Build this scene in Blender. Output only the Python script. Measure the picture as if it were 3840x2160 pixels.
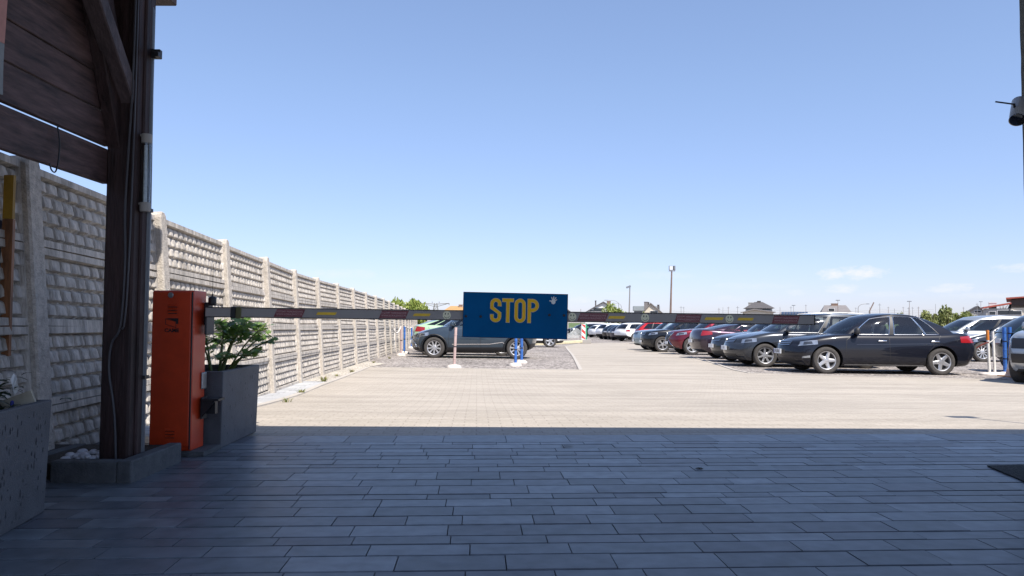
import bpy, bmesh, math, random
from mathutils import Vector, Matrix, noise
from mathutils.bvhtree import BVHTree

for o in list(bpy.data.objects):
    bpy.data.objects.remove(o)
random.seed(7)
SC = bpy.context.scene
COL = SC.collection
R = math.radians

# ------------------------------------------------------------------ camera
F = 2773.0                       # focal length in photo pixels (3840 wide)
CAM = Vector((0, 0, 0.855))
PITCH, ROLL = math.atan(120 / F), R(0.25)
FWD = Vector((0, math.cos(PITCH), math.sin(PITCH)))
_r0, _u0 = Vector((1, 0, 0)), Vector((0, -math.sin(PITCH), math.cos(PITCH)))
UP = _u0 * math.cos(ROLL) - _r0 * math.sin(ROLL)
RT = _r0 * math.cos(ROLL) + _u0 * math.sin(ROLL)
cd = bpy.data.cameras.new("camera")
cd.sensor_width = 36.0
cd.lens = 36.0 * F / 3840.0
cd.clip_start, cd.clip_end = 0.05, 6000.0
cam = bpy.data.objects.new("camera", cd)
COL.objects.link(cam)
m = Matrix.Identity(4)
for i, v in enumerate((RT, UP, -FWD, CAM)):
    for k in range(3):
        m[k][i] = v[k]
cam.matrix_world = m
SC.camera = cam

# ------------------------------------------------------------------ light and sky
SUN_TRAVEL = Vector((-0.33, 0.62, -1.0)).normalized()
to_sun = -SUN_TRAVEL
SUN_EL = math.asin(to_sun.z)
SUN_AZ = math.atan2(to_sun.x, to_sun.y)
sd = bpy.data.lights.new("sun", 'SUN')
sd.energy = 4.4
sd.angle = R(0.53)
sd.color = (1.0, 0.94, 0.86)
sun = bpy.data.objects.new("sun", sd)
COL.objects.link(sun)
sun.rotation_euler = SUN_TRAVEL.to_track_quat('-Z', 'Y').to_euler()
SC.view_settings.view_transform = 'Standard'
SC.view_settings.look = 'None'
SC.view_settings.exposure = 0.79
SC.view_settings.gamma = 1.0

W = bpy.data.worlds.new("World")
SC.world = W
W.use_nodes = True
wn = W.node_tree
wn.nodes.clear()
def WN(t, **kw):
    n = wn.nodes.new(t)
    for k, v in kw.items():
        setattr(n, k, v)
    return n
def wmath(op, a, b=None, c=None):
    n = WN('ShaderNodeMath', operation=op)
    for i, v in enumerate((a, b, c)):
        if v is None:
            continue
        if isinstance(v, (int, float)):
            n.inputs[i].default_value = v
        else:
            wn.links.new(v, n.inputs[i])
    return n.outputs[0]
out = WN('ShaderNodeOutputWorld')
bg = WN('ShaderNodeBackground')
bg.inputs['Strength'].default_value = 0.135
sky = WN('ShaderNodeTexSky', sky_type='NISHITA')
sky.sun_disc = False
sky.sun_elevation = SUN_EL
sky.sun_rotation = SUN_AZ
sky.altitude = 200
sky.air_density = 1.0
sky.dust_density = 0.4
sky.ozone_density = 3.0
tc = WN('ShaderNodeTexCoord')
sx = WN('ShaderNodeSeparateXYZ')
wn.links.new(tc.outputs['Generated'], sx.inputs[0])
az = wmath('ARCTAN2', sx.outputs[0], sx.outputs[1])
el = wmath('ARCSINE', sx.outputs[2])
cmb = WN('ShaderNodeCombineXYZ')
wn.links.new(wmath('MULTIPLY', az, 60.0), cmb.inputs[0])
wn.links.new(wmath('MULTIPLY', el, 130.0), cmb.inputs[1])
nz = WN('ShaderNodeTexNoise')
nz.inputs['Scale'].default_value = 1.0
nz.inputs['Detail'].default_value = 5.0
nz.inputs['Roughness'].default_value = 0.65
wn.links.new(cmb.outputs[0], nz.inputs['Vector'])
# small fair-weather clouds low in the sky: (azimuth, elevation, half width, half height, strength), radians
CLOUDS = [(.410, .0585, .021, .0075, .95), (.442, .0600, .030, .0095, 1.0), (.420, .0405, .022, .0065, .7),
          (.535, .0395, .026, .0060, .7), (.60, .0600, .026, .0060, .6), (.365, .0360, .014, .0050, .45),
          (.285, .0290, .022, .0040, .35), (.093, .0275, .016, .0050, .6), (.20, .0600, .05, .006, .22),
          (.31, .0450, .06, .005, .2), (-.225, .0600, .055, .007, .3), (-.16, .046, .03, .004, .18), (.47, .033, .04, .004, .3),
          (.57, .030, .05, .004, .35), (.70, .05, .05, .010, .6), (-.6, .07, .06, .012, .6), (.15, .036, .03, .003, .25)]
tot = None
for a0, e0, wa, we, s in CLOUDS:
    dx = wmath('MULTIPLY', wmath('SUBTRACT', az, a0), 1 / wa)
    dy = wmath('MULTIPLY', wmath('SUBTRACT', el, e0), 1 / we)
    r2 = wmath('ADD', wmath('MULTIPLY', dx, dx), wmath('MULTIPLY', dy, dy))
    v = wmath('SUBTRACT', 1.0, r2)
    v = wmath('ADD', v, wmath('MULTIPLY', wmath('SUBTRACT', nz.outputs[0], .5), 3.2))
    v = wmath('MAXIMUM', wmath('MINIMUM', wmath('MULTIPLY', v, .75), 1.0), 0.0)
    v = wmath('MULTIPLY', v, s)
    tot = v if tot is None else wmath('MAXIMUM', tot, v)
mx = WN('ShaderNodeMix', data_type='RGBA')
wn.links.new(tot, mx.inputs[0])
hsv = WN('ShaderNodeHueSaturation')
hsv.inputs['Saturation'].default_value = 1.0
hsv.inputs['Value'].default_value = 1.0
gam = WN('ShaderNodeGamma')
gam.inputs['Gamma'].default_value = .70
wn.links.new(sky.outputs[0], gam.inputs['Color'])
tint = WN('ShaderNodeMix', data_type='RGBA', blend_type='MULTIPLY')
tint.inputs[0].default_value = 1.0
tint.inputs[7].default_value = (1.03, 1.09, 1.30, 1)
wn.links.new(gam.outputs[0], tint.inputs[6])
low = WN('ShaderNodeMix', data_type='RGBA')
wn.links.new(wmath('MAXIMUM', wmath('MINIMUM', wmath('MULTIPLY', el, 1 / .30), 1.0), 0.0), low.inputs[0])
low.inputs[6].default_value = (.93, .905, 1.0, 1)
low.inputs[7].default_value = (1.0, 1.0, 1.0, 1)
tint2 = WN('ShaderNodeMix', data_type='RGBA', blend_type='MULTIPLY')
tint2.inputs[0].default_value = 1.0
wn.links.new(tint.outputs[2], tint2.inputs[6])
wn.links.new(low.outputs[2], tint2.inputs[7])
wn.links.new(tint2.outputs[2], hsv.inputs['Color'])
wn.links.new(hsv.outputs[0], mx.inputs[6])
mx.inputs[7].default_value = (4.0, 4.1, 4.25, 1)
wn.links.new(mx.outputs[2], bg.inputs['Color'])
wn.links.new(bg.outputs[0], out.inputs['Surface'])

# ------------------------------------------------------------------ ground profile and picture-to-place helpers
PROFILE = [(-60, 0), (5.6, 0), (6.6, -.015), (8.5, -.12), (10.6, -.215), (13.5, -.27), (17, -.31), (22.7, -.36), (28, -.45),
           (35, -.58), (55, -.82), (88, -1.12), (150, -1.5), (300, -2.0), (4000, -3.0)]
def lerp(a, b, t):
    return a + (b - a) * t
def clamp(x, a=0., b=1.):
    return max(a, min(b, x))
def pchip(pts, x):
    n = len(pts)
    if x <= pts[0][0]:
        return pts[0][1]
    if x >= pts[-1][0]:
        return pts[-1][1]
    i = 0
    while x > pts[i + 1][0]:
        i += 1
    def d(k):
        return (pts[k + 1][1] - pts[k][1]) / max(1e-9, pts[k + 1][0] - pts[k][0])
    def tang(k):
        if k == 0:
            return d(0)
        if k == n - 1:
            return d(n - 2)
        a, b = d(k - 1), d(k)
        return 0. if a * b <= 0 else 2 * a * b / (a + b)
    h = pts[i + 1][0] - pts[i][0]
    t = (x - pts[i][0]) / h
    m0, m1 = tang(i) * h, tang(i + 1) * h
    t2, t3 = t * t, t * t * t
    return (2 * t3 - 3 * t2 + 1) * pts[i][1] + (t3 - 2 * t2 + t) * m0 + (-2 * t3 + 3 * t2) * pts[i + 1][1] + (t3 - t2) * m1
def gz(x, y):
    f = clamp((y - 6.5) / 6.0)
    return pchip(PROFILE, y) - .0075 * clamp(x, -20, 30) * f * f * (3 - 2 * f)
def ray(px, py):
    return FWD + RT * ((px - 1920) / F) + UP * ((1080 - py) / F)
def P(px, py):                                # photo pixel -> point of the ground
    d = ray(px, py)
    lo, hi = .5, 1500.
    for _ in range(60):
        mid = (lo + hi) / 2
        p = CAM + d * mid
        if p.z > gz(p.x, p.y):
            lo = mid
        else:
            hi = mid
    return CAM + d * lo
def at(px, py, Y):                            # photo pixel at a given distance
    d = ray(px, py)
    return CAM + d * (Y / d.y)
S_ = 3840 / 2576.
def PD(dx, dy):
    return P(dx * S_, dy * S_)
def AD(dx, dy, Y):
    return at(dx * S_, dy * S_, Y)

# ------------------------------------------------------------------ materials
MATS = {}
def mat(name, base, rough=.6, metal=0., var=0., scale=6., coat=0., bump=0., bscale=60., spec=.5, var2=None, stretch=None, emit=None, world=True, trans=0.):
    if name in MATS:
        return MATS[name]
    m = bpy.data.materials.new(name)
    m.use_nodes = True
    nt = m.node_tree
    b = nt.nodes['Principled BSDF']
    b.inputs['Base Color'].default_value = (*base, 1)
    b.inputs['Roughness'].default_value = rough
    b.inputs['Metallic'].default_value = metal
    b.inputs['Specular IOR Level'].default_value = spec
    b.inputs['Coat Weight'].default_value = coat
    b.inputs['Coat Roughness'].default_value = .04
    if emit:
        b.inputs['Emission Color'].default_value = (*emit, 1)
        b.inputs['Emission Strength'].default_value = 1
    vec = None
    if var or bump:
        if world:
            g = nt.nodes.new('ShaderNodeNewGeometry')
            vec = g.outputs['Position']
        else:
            g = nt.nodes.new('ShaderNodeTexCoord')
            vec = g.outputs['Object']
        if stretch:
            mp = nt.nodes.new('ShaderNodeMapping')
            mp.inputs['Scale'].default_value = stretch
            nt.links.new(vec, mp.inputs[0])
            vec = mp.outputs[0]
    if var:
        n = nt.nodes.new('ShaderNodeTexNoise')
        n.inputs['Scale'].default_value = scale
        n.inputs['Detail'].default_value = 8
        n.inputs['Roughness'].default_value = .65
        nt.links.new(vec, n.inputs['Vector'])
        r = nt.nodes.new('ShaderNodeValToRGB')
        r.color_ramp.elements[0].position = .3
        r.color_ramp.elements[1].position = .7
        c2 = var2 if var2 else tuple(c * (1 - var) for c in base)
        c1 = tuple(min(1, c * (1 + var)) for c in base)
        r.color_ramp.elements[0].color = (*c2, 1)
        r.color_ramp.elements[1].color = (*c1, 1)
        nt.links.new(n.outputs[0], r.inputs[0])
        nt.links.new(r.outputs[0], b.inputs['Base Color'])
    if bump:
        n2 = nt.nodes.new('ShaderNodeTexNoise')
        n2.inputs['Scale'].default_value = bscale
        n2.inputs['Detail'].default_value = 6
        nt.links.new(vec, n2.inputs['Vector'])
        bp = nt.nodes.new('ShaderNodeBump')
        bp.inputs['Strength'].default_value = bump
        bp.inputs['Distance'].default_value = .02
        nt.links.new(n2.outputs[0], bp.inputs['Height'])
        nt.links.new(bp.outputs[0], b.inputs['Normal'])
    MATS[name] = m
    return m

def island_mat(name, cols, rough=.7, noise_scale=30., noise_amt=.15, bump=.15, trans=0., coat=0.):
    """random colour per separate piece of the mesh"""
    if name in MATS:
        return MATS[name]
    m = bpy.data.materials.new(name)
    m.use_nodes = True
    nt = m.node_tree
    b = nt.nodes['Principled BSDF']
    b.inputs['Roughness'].default_value = rough
    b.inputs['Coat Weight'].default_value = coat
    g = nt.nodes.new('ShaderNodeNewGeometry')
    r = nt.nodes.new('ShaderNodeValToRGB')
    while len(r.color_ramp.elements) < len(cols):
        r.color_ramp.elements.new(.5)
    for i, c in enumerate(cols):
        r.color_ramp.elements[i].position = i / (len(cols) - 1)
        r.color_ramp.elements[i].color = (*c, 1)
    nt.links.new(g.outputs['Random Per Island'], r.inputs[0])
    n = nt.nodes.new('ShaderNodeTexNoise')
    n.inputs['Scale'].default_value = noise_scale
    n.inputs['Detail'].default_value = 8
    nt.links.new(g.outputs['Position'], n.inputs['Vector'])
    mr = nt.nodes.new('ShaderNodeMapRange')
    mr.inputs[1].default_value = .3
    mr.inputs[2].default_value = .7
    mr.inputs[3].default_value = 1 - noise_amt
    mr.inputs[4].default_value = 1 + noise_amt
    nt.links.new(n.outputs[0], mr.inputs[0])
    mm = nt.nodes.new('ShaderNodeVectorMath')
    mm.operation = 'SCALE'
    nt.links.new(r.outputs[0], mm.inputs[0])
    nt.links.new(mr.outputs[0], mm.inputs['Scale'])
    nt.links.new(mm.outputs[0], b.inputs['Base Color'])
    if bump:
        bp = nt.nodes.new('ShaderNodeBump')
        bp.inputs['Strength'].default_value = bump
        bp.inputs['Distance'].default_value = .01
        nt.links.new(n.outputs[0], bp.inputs['Height'])
        nt.links.new(bp.outputs[0], b.inputs['Normal'])
    if trans:
        tr = nt.nodes.new('ShaderNodeBsdfTranslucent')
        nt.links.new(mm.outputs[0], tr.inputs['Color'])
        ms = nt.nodes.new('ShaderNodeMixShader')
        ms.inputs[0].default_value = trans
        nt.links.new(b.outputs[0], ms.inputs[1])
        nt.links.new(tr.outputs[0], ms.inputs[2])
        nt.links.new(ms.outputs[0], nt.nodes['Material Output'].inputs['Surface'])
    MATS[name] = m
    return m

def glass_mat(name, tint=(.35, .42, .42), refl=1.0):
    if name in MATS:
        return MATS[name]
    m = bpy.data.materials.new(name)
    m.use_nodes = True
    nt = m.node_tree
    nt.nodes.remove(nt.nodes['Principled BSDF'])
    t = nt.nodes.new('ShaderNodeBsdfTransparent')
    t.inputs[0].default_value = (*tint, 1)
    g = nt.nodes.new('ShaderNodeBsdfGlossy')
    g.inputs['Color'].default_value = (refl, refl, refl, 1)
    g.inputs['Roughness'].default_value = .02
    fr = nt.nodes.new('ShaderNodeFresnel')
    fr.inputs[0].default_value = 1.75
    ms = nt.nodes.new('ShaderNodeMixShader')
    nt.links.new(fr.outputs[0], ms.inputs[0])
    nt.links.new(t.outputs[0], ms.inputs[1])
    nt.links.new(g.outputs[0], ms.inputs[2])
    nt.links.new(ms.outputs[0], nt.nodes['Material Output'].inputs['Surface'])
    MATS[name] = m
    return m

def brick_mat(name, c1, c2, cm, bw, rh, mortar, rot, rough=.85, bump=.4, big=.12, scale_noise=.6, offset=.5, streak=False):
    m = bpy.data.materials.new(name)
    m.use_nodes = True
    nt = m.node_tree
    b = nt.nodes['Principled BSDF']
    b.inputs['Roughness'].default_value = rough
    b.inputs['Specular IOR Level'].default_value = .25
    g = nt.nodes.new('ShaderNodeNewGeometry')
    mp = nt.nodes.new('ShaderNodeMapping')
    mp.inputs['Rotation'].default_value = (0, 0, rot)
    nt.links.new(g.outputs['Position'], mp.inputs[0])
    br = nt.nodes.new('ShaderNodeTexBrick')
    br.offset = offset
    br.inputs['Scale'].default_value = 1.
    br.inputs['Brick Width'].default_value = bw
    br.inputs['Row Height'].default_value = rh
    br.inputs['Mortar Size'].default_value = mortar
    br.inputs['Mortar Smooth'].default_value = .3
    br.inputs['Color1'].default_value = (*c1, 1)
    br.inputs['Color2'].default_value = (*c2, 1)
    br.inputs['Mortar'].default_value = (*cm, 1)
    nt.links.new(mp.outputs[0], br.inputs['Vector'])
    n = nt.nodes.new('ShaderNodeTexNoise')
    n.inputs['Scale'].default_value = scale_noise
    n.inputs['Detail'].default_value = 10
    n.inputs['Roughness'].default_value = .7
    vec = g.outputs['Position']
    if streak:
        mp2 = nt.nodes.new('ShaderNodeMapping')
        mp2.inputs['Rotation'].default_value = (0, 0, rot)
        mp2.inputs['Scale'].default_value = (.5, 3.0, 1)
        nt.links.new(vec, mp2.inputs[0])
        vec = mp2.outputs[0]
    nt.links.new(vec, n.inputs['Vector'])
    mr = nt.nodes.new('ShaderNodeMapRange')
    mr.inputs[1].default_value = .3
    mr.inputs[2].default_value = .7
    mr.inputs[3].default_value = 1 - big
    mr.inputs[4].default_value = 1 + big
    nt.links.new(n.outputs[0], mr.inputs[0])
    n3 = nt.nodes.new('ShaderNodeTexNoise')
    n3.inputs['Scale'].default_value = 45
    n3.inputs['Detail'].default_value = 4
    nt.links.new(g.outputs['Position'], n3.inputs['Vector'])
    mr3 = nt.nodes.new('ShaderNodeMapRange')
    mr3.inputs[1].default_value = .3
    mr3.inputs[2].default_value = .7
    mr3.inputs[3].default_value = .88
    mr3.inputs[4].default_value = 1.12
    nt.links.new(n3.outputs[0], mr3.inputs[0])
    mu = nt.nodes.new('ShaderNodeMath')
    mu.operation = 'MULTIPLY'
    nt.links.new(mr.outputs[0], mu.inputs[0])
    nt.links.new(mr3.outputs[0], mu.inputs[1])
    mm = nt.nodes.new('ShaderNodeVectorMath')
    mm.operation = 'SCALE'
    nt.links.new(br.outputs['Color'], mm.inputs[0])
    nt.links.new(mu.outputs[0], mm.inputs['Scale'])
    nt.links.new(mm.outputs[0], b.inputs['Base Color'])
    bp = nt.nodes.new('ShaderNodeBump')
    bp.inputs['Strength'].default_value = bump
    bp.inputs['Distance'].default_value = .006
    bp.invert = True
    nt.links.new(br.outputs['Fac'], bp.inputs['Height'])
    nt.links.new(bp.outputs[0], b.inputs['Normal'])
    return m

def gravel_mat(name, cols, scale=28., big=.15, bump=1.0):
    m = bpy.data.materials.new(name)
    m.use_nodes = True
    nt = m.node_tree
    b = nt.nodes['Principled BSDF']
    b.inputs['Roughness'].default_value = .95
    b.inputs['Specular IOR Level'].default_value = .2
    g = nt.nodes.new('ShaderNodeNewGeometry')
    v = nt.nodes.new('ShaderNodeTexVoronoi')
    v.inputs['Scale'].default_value = scale
    nt.links.new(g.outputs['Position'], v.inputs['Vector'])
    sp = nt.nodes.new('ShaderNodeSeparateXYZ')
    nt.links.new(v.outputs['Color'], sp.inputs[0])
    r = nt.nodes.new('ShaderNodeValToRGB')
    while len(r.color_ramp.elements) < len(cols):
        r.color_ramp.elements.new(.5)
    for i, c in enumerate(cols):
        r.color_ramp.elements[i].position = i / (len(cols) - 1)
        r.color_ramp.elements[i].color = (*c, 1)
    nt.links.new(sp.outputs[0], r.inputs[0])
    n = nt.nodes.new('ShaderNodeTexNoise')
    n.inputs['Scale'].default_value = .5
    n.inputs['Detail'].default_value = 8
    nt.links.new(g.outputs['Position'], n.inputs['Vector'])
    mr = nt.nodes.new('ShaderNodeMapRange')
    mr.inputs[1].default_value = .3
    mr.inputs[2].default_value = .7
    mr.inputs[3].default_value = 1 - big
    mr.inputs[4].default_value = 1 + big
    nt.links.new(n.outputs[0], mr.inputs[0])
    mm = nt.nodes.new('ShaderNodeVectorMath')
    mm.operation = 'SCALE'
    nt.links.new(r.outputs[0], mm.inputs[0])
    nt.links.new(mr.outputs[0], mm.inputs['Scale'])
    nt.links.new(mm.outputs[0], b.inputs['Base Color'])
    bp = nt.nodes.new('ShaderNodeBump')
    bp.inputs['Strength'].default_value = bump
    bp.inputs['Distance'].default_value = .03
    nt.links.new(v.outputs['Distance'], bp.inputs['Height'])
    bp.invert = True
    nt.links.new(bp.outputs[0], b.inputs['Normal'])
    return m

# ------------------------------------------------------------------ object helpers
def link(name, me, parent=None):
    o = bpy.data.objects.new(name, me)
    COL.objects.link(o)
    if parent is not None:
        o.parent = parent
    return o
def obj(name, bm, mats, parent=None, smooth=None, loc=None):
    me = bpy.data.meshes.new(name)
    bmesh.ops.recalc_face_normals(bm, faces=bm.faces)
    bm.to_mesh(me)
    bm.free()
    for mt in (mats if isinstance(mats, (list, tuple)) else [mats]):
        me.materials.append(mt)
    if smooth is not None:
        for p in me.polygons:
            p.use_smooth = True
        if smooth < 179:
            me.set_sharp_from_angle(angle=R(smooth))
    o = link(name, me, parent)
    if loc is not None:
        o.location = loc
    return o
def tag(o, label=None, cat=None, group=None, kind=None):
    if label:
        o['label'] = label
    if cat:
        o['category'] = cat
    if group:
        o['group'] = group
    if kind:
        o['kind'] = kind
    return o
def thing(name, label, cat, loc=(0, 0, 0), rz=0., group=None):
    o = bpy.data.objects.new(name, None)
    o.empty_display_size = .2
    COL.objects.link(o)
    o.location = loc
    o.rotation_euler = (0, 0, rz)
    return tag(o, label, cat, group)
def copy_tree(o, parent=None, **mats):
    c = o.copy()
    COL.objects.link(c)
    c.parent = parent
    for ch in o.children:
        copy_tree(ch, c)
    return c
def BM():
    return bmesh.new()
def box(bm, c, s, rz=0., ry=0., rx=0., mi=0, taper=1.0):
    mt = Matrix.Translation(c) @ Matrix.Rotation(rz, 4, 'Z') @ Matrix.Rotation(ry, 4, 'Y') @ Matrix.Rotation(rx, 4, 'X')
    vs = []
    for z in (-.5, .5):
        k = taper if z > 0 else 1.
        for x, y in ((-.5, -.5), (.5, -.5), (.5, .5), (-.5, .5)):
            vs.append(bm.verts.new(mt @ Vector((x * s[0] * k, y * s[1] * k, z * s[2]))))
    fs = []
    for idx in ((3, 2, 1, 0), (4, 5, 6, 7), (0, 1, 5, 4), (1, 2, 6, 5), (2, 3, 7, 6), (3, 0, 4, 7)):
        f = bm.faces.new([vs[i] for i in idx])
        f.material_index = mi
        fs.append(f)
    return vs
def bbox_(bm, x0, x1, y0, y1, z0, z1, mi=0):
    return box(bm, ((x0 + x1) / 2, (y0 + y1) / 2, (z0 + z1) / 2), (x1 - x0, y1 - y0, z1 - z0), mi=mi)
def frame_of(d):
    d = d.normalized()
    a = Vector((0, 0, 1)) if abs(d.z) < .9 else Vector((1, 0, 0))
    u = d.cross(a).normalized()
    return u, d.cross(u).normalized()
def tube(bm, pts, r, seg=8, cap=True, mi=0):
    pts = [Vector(p) for p in pts]
    rs = r if isinstance(r, (list, tuple)) else [r] * len(pts)
    rings = []
    u0 = None
    for i, p in enumerate(pts):
        if i == 0:
            d = pts[1] - pts[0]
        elif i == len(pts) - 1:
            d = pts[-1] - pts[-2]
        else:
            d = (pts[i + 1] - pts[i]).normalized() + (pts[i] - pts[i - 1]).normalized()
        d = d.normalized()
        if u0 is None:
            u, v = frame_of(d)
        else:
            u = (u0 - d * u0.dot(d)).normalized()
            v = d.cross(u).normalized()
        u0 = u
        rings.append([bm.verts.new(p + (u * math.cos(2 * math.pi * k / seg) + v * math.sin(2 * math.pi * k / seg)) * rs[i]) for k in range(seg)])
    for a, b in zip(rings, rings[1:]):
        for k in range(seg):
            f = bm.faces.new((a[k], a[(k + 1) % seg], b[(k + 1) % seg], b[k]))
            f.material_index = mi
    if cap:
        for ring in (rings[0], rings[-1]):
            f = bm.faces.new(ring)
            f.material_index = mi
    return rings
def lathe(bm, prof, seg=24, axis='Z', c=(0, 0, 0), mi=0, cap=True):
    """prof: (radius, height) pairs"""
    rings = []
    for r, h in prof:
        ring = []
        for k in range(seg):
            a = 2 * math.pi * k / seg
            if axis == 'Z':
                p = (r * math.cos(a), r * math.sin(a), h)
            elif axis == 'Y':
                p = (r * math.cos(a), h, r * math.sin(a))
            else:
                p = (h, r * math.cos(a), r * math.sin(a))
            ring.append(bm.verts.new(Vector(c) + Vector(p)))
        rings.append(ring)
    for a, b in zip(rings, rings[1:]):
        for k in range(seg):
            f = bm.faces.new((a[k], a[(k + 1) % seg], b[(k + 1) % seg], b[k]))
            f.material_index = mi
    if cap:
        for ring, pr in ((rings[0], prof[0]), (rings[-1], prof[-1])):
            if pr[0] > 1e-5:
                f = bm.faces.new(ring)
                f.material_index = mi
    return rings
def prism(bm, poly, h0, h1, plane='XZ', mi=0, off=(0, 0, 0)):
    """poly of 2-D points, extruded along the third axis"""
    def mk(a, b, h):
        if plane == 'XZ':
            return Vector((a, h, b)) + Vector(off)
        if plane == 'XY':
            return Vector((a, b, h)) + Vector(off)
        return Vector((h, a, b)) + Vector(off)
    A = [bm.verts.new(mk(a, b, h0)) for a, b in poly]
    B = [bm.verts.new(mk(a, b, h1)) for a, b in poly]
    fs = [bm.faces.new(A), bm.faces.new(B)]
    n = len(poly)
    for i in range(n):
        fs.append(bm.faces.new((A[i], A[(i + 1) % n], B[(i + 1) % n], B[i])))
    for f in fs:
        f.material_index = mi
def bevel(bm, w, seg=1, ang=30):
    bmesh.ops.recalc_face_normals(bm, faces=bm.faces)
    es = [e for e in bm.edges if len(e.link_faces) == 2 and e.calc_face_angle(0) > R(ang)]
    bmesh.ops.bevel(bm, geom=es, offset=w, segments=seg, affect='EDGES', profile=.5)
def text_bm(bm, body, size, mtx, mi=0, bold=0., cx=True, sx=1., extr=.0):
    cu = bpy.data.curves.new('t', 'FONT')
    cu.body = body
    cu.size = size
    cu.offset = bold
    cu.extrude = extr
    cu.resolution_u = 2
    if cx:
        cu.align_x = 'CENTER'
        cu.align_y = 'CENTER'
    o = bpy.data.objects.new('t', cu)
    COL.objects.link(o)
    dg = bpy.context.evaluated_depsgraph_get()
    me = bpy.data.meshes.new_from_object(o.evaluated_get(dg))
    bpy.data.objects.remove(o)
    bpy.data.curves.remove(cu)
    me.transform(mtx @ Matrix.Diagonal((sx, 1, 1, 1)))
    n0 = len(bm.faces)
    bm.from_mesh(me)
    bm.faces.ensure_lookup_table()
    for f in list(bm.faces)[n0:]:
        f.material_index = mi
    bpy.data.meshes.remove(me)
FRONT = Matrix.Rotation(R(90), 4, 'X')         # text upright, facing -Y

# common materials
M_black = mat('black_plastic', (.012, .012, .014), .5)
M_chrome = mat('chrome', (.75, .76, .78), .18, 1.0)
M_steel = mat('grey_steel', (.28, .29, .30), .4, .7, var=.15, scale=20)
M_white = mat('white_paint', (.75, .74, .72), .5, var=.06, scale=9)
M_rubber = mat('tyre_rubber', (.055, .05, .046), .9, var=.25, scale=25, world=False)
M_alloy = mat('wheel_alloy', (.55, .55, .56), .35, .75)
M_dark = mat('dark_interior', (.02, .02, .022), .8)
M_seat = mat('seat_cloth', (.035, .036, .042), .9)
M_headlamp = mat('headlamp_lens', (.34, .37, .41), .12, .6, coat=1.0, var=.35, scale=14, world=False)
M_taillamp = mat('taillamp_red', (.28, .010, .014), .2, coat=1.0)
M_plate = mat('number_plate_white', (.72, .73, .74), .4)
M_ink = mat('black_ink', (.01, .01, .012), .6)
M_glass = glass_mat('car_glass', (.50, .56, .55))
M_gdark = glass_mat('privacy_glass', (.10, .12, .13))
# ================================================================== THE SETTING
YS = [-12, -6, -3, 0, 2, 4, 5, 5.5] + [5.5 + .35 * i for i in range(1, 40)] + [20 + i for i in range(0, 30)] + [52, 55, 60, 66, 73, 80, 90, 100, 115, 130, 150, 180, 220, 300, 500, 900, 1600, 3000]
def ground_sheet(name, xs, ys, dz, mt):
    bm = BM()
    g = [[bm.verts.new((x, y, gz(x, y) + dz)) for x in xs] for y in ys]
    for j in range(len(ys) - 1):
        for i in range(len(xs) - 1):
            bm.faces.new((g[j][i], g[j][i + 1], g[j + 1][i + 1], g[j + 1][i]))
    o = obj(name, bm, mt, smooth=180)
    return tag(o, kind='structure')
def sheet(name, poly, dz, mt, step=.5):
    bm = BM()
    bm.faces.new([bm.verts.new((x, y, 0)) for x, y in poly])
    y0, y1 = min(p[1] for p in poly), max(p[1] for p in poly)
    y = y0
    while y < y1:
        y += step if y < 25 else 2.5
        bmesh.ops.bisect_plane(bm, geom=bm.verts[:] + bm.edges[:] + bm.faces[:], plane_co=(0, y, 0), plane_no=(0, 1, 0))
    for x in range(-20, 42, 3):
        bmesh.ops.bisect_plane(bm, geom=bm.verts[:] + bm.edges[:] + bm.faces[:], plane_co=(x, 0, 0), plane_no=(1, 0, 0))
    for v in bm.verts:
        v.co.z = gz(v.co.x, v.co.y) + dz
    bmesh.ops.triangulate(bm, faces=bm.faces[:])
    o = obj(name, bm, mt, smooth=180)
    for p in o.data.polygons:
        if p.normal.z < 0:
            p.flip()
    return tag(o, kind='structure')

M_gravel = gravel_mat('crushed_gravel', [(.06, .052, .046), (.24, .212, .192), (.34, .305, .28), (.13, .115, .105), (.52, .47, .43), (.26, .232, .212)], 18., .22)
M_pebble = gravel_mat('pale_pebbles', [(.42, .38, .32), (.60, .55, .47), (.30, .26, .21), (.68, .64, .57)], 30., .2)
M_soil = mat('dark_soil', (.035, .028, .022), .95, var=.4, scale=30, bump=.6)
ground_sheet('ground', [-900, -300, -100, -40, -20, -10, -6, -4, -2, 0, 2, 4, 6, 8, 10, 14, 18, 24, 30, 60, 120, 300, 900], YS, 0, M_gravel)
# far fields
M_field = mat('meadow_green', (.09, .13, .035), .9, var=.3, scale=.08)
sheet('field', [(-300, 230), (300, 230), (600, 900), (-600, 900)], .02, M_field, step=400)

GY = R(2.69)                                   # the paving axis is turned this much against the view
def gate(x, y):
    return (x * math.cos(GY) - y * math.sin(GY), x * math.sin(GY) + y * math.cos(GY))

# sunlit sand-coloured block paving: forecourt and drive
M_sand = brick_mat('sand_block_paving', (.40, .355, .30), (.362, .322, .27), (.30, .265, .222), .20, .10, .006, -GY, big=.21, bump=.4, scale_noise=.55, streak=True)
NEAR = 5.46
sheet('block_pavement', [gate(-2.2, NEAR), (-3.05, 12), (-3.36, 17.45), (1.63, 17.45), (2.45, 30), (3.25, 44), (5.1, 55), (11, 62), (16, 72), (13, 60), (9.4, 50), (7.55, 37), (6.65, 28), (5.45, 18.3), (5.46, 17.05),
                         (9.0, 15.95), (12, 15.6), (20, 15.4), (40, 15.4), gate(40, NEAR)], .006, M_sand)
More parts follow.
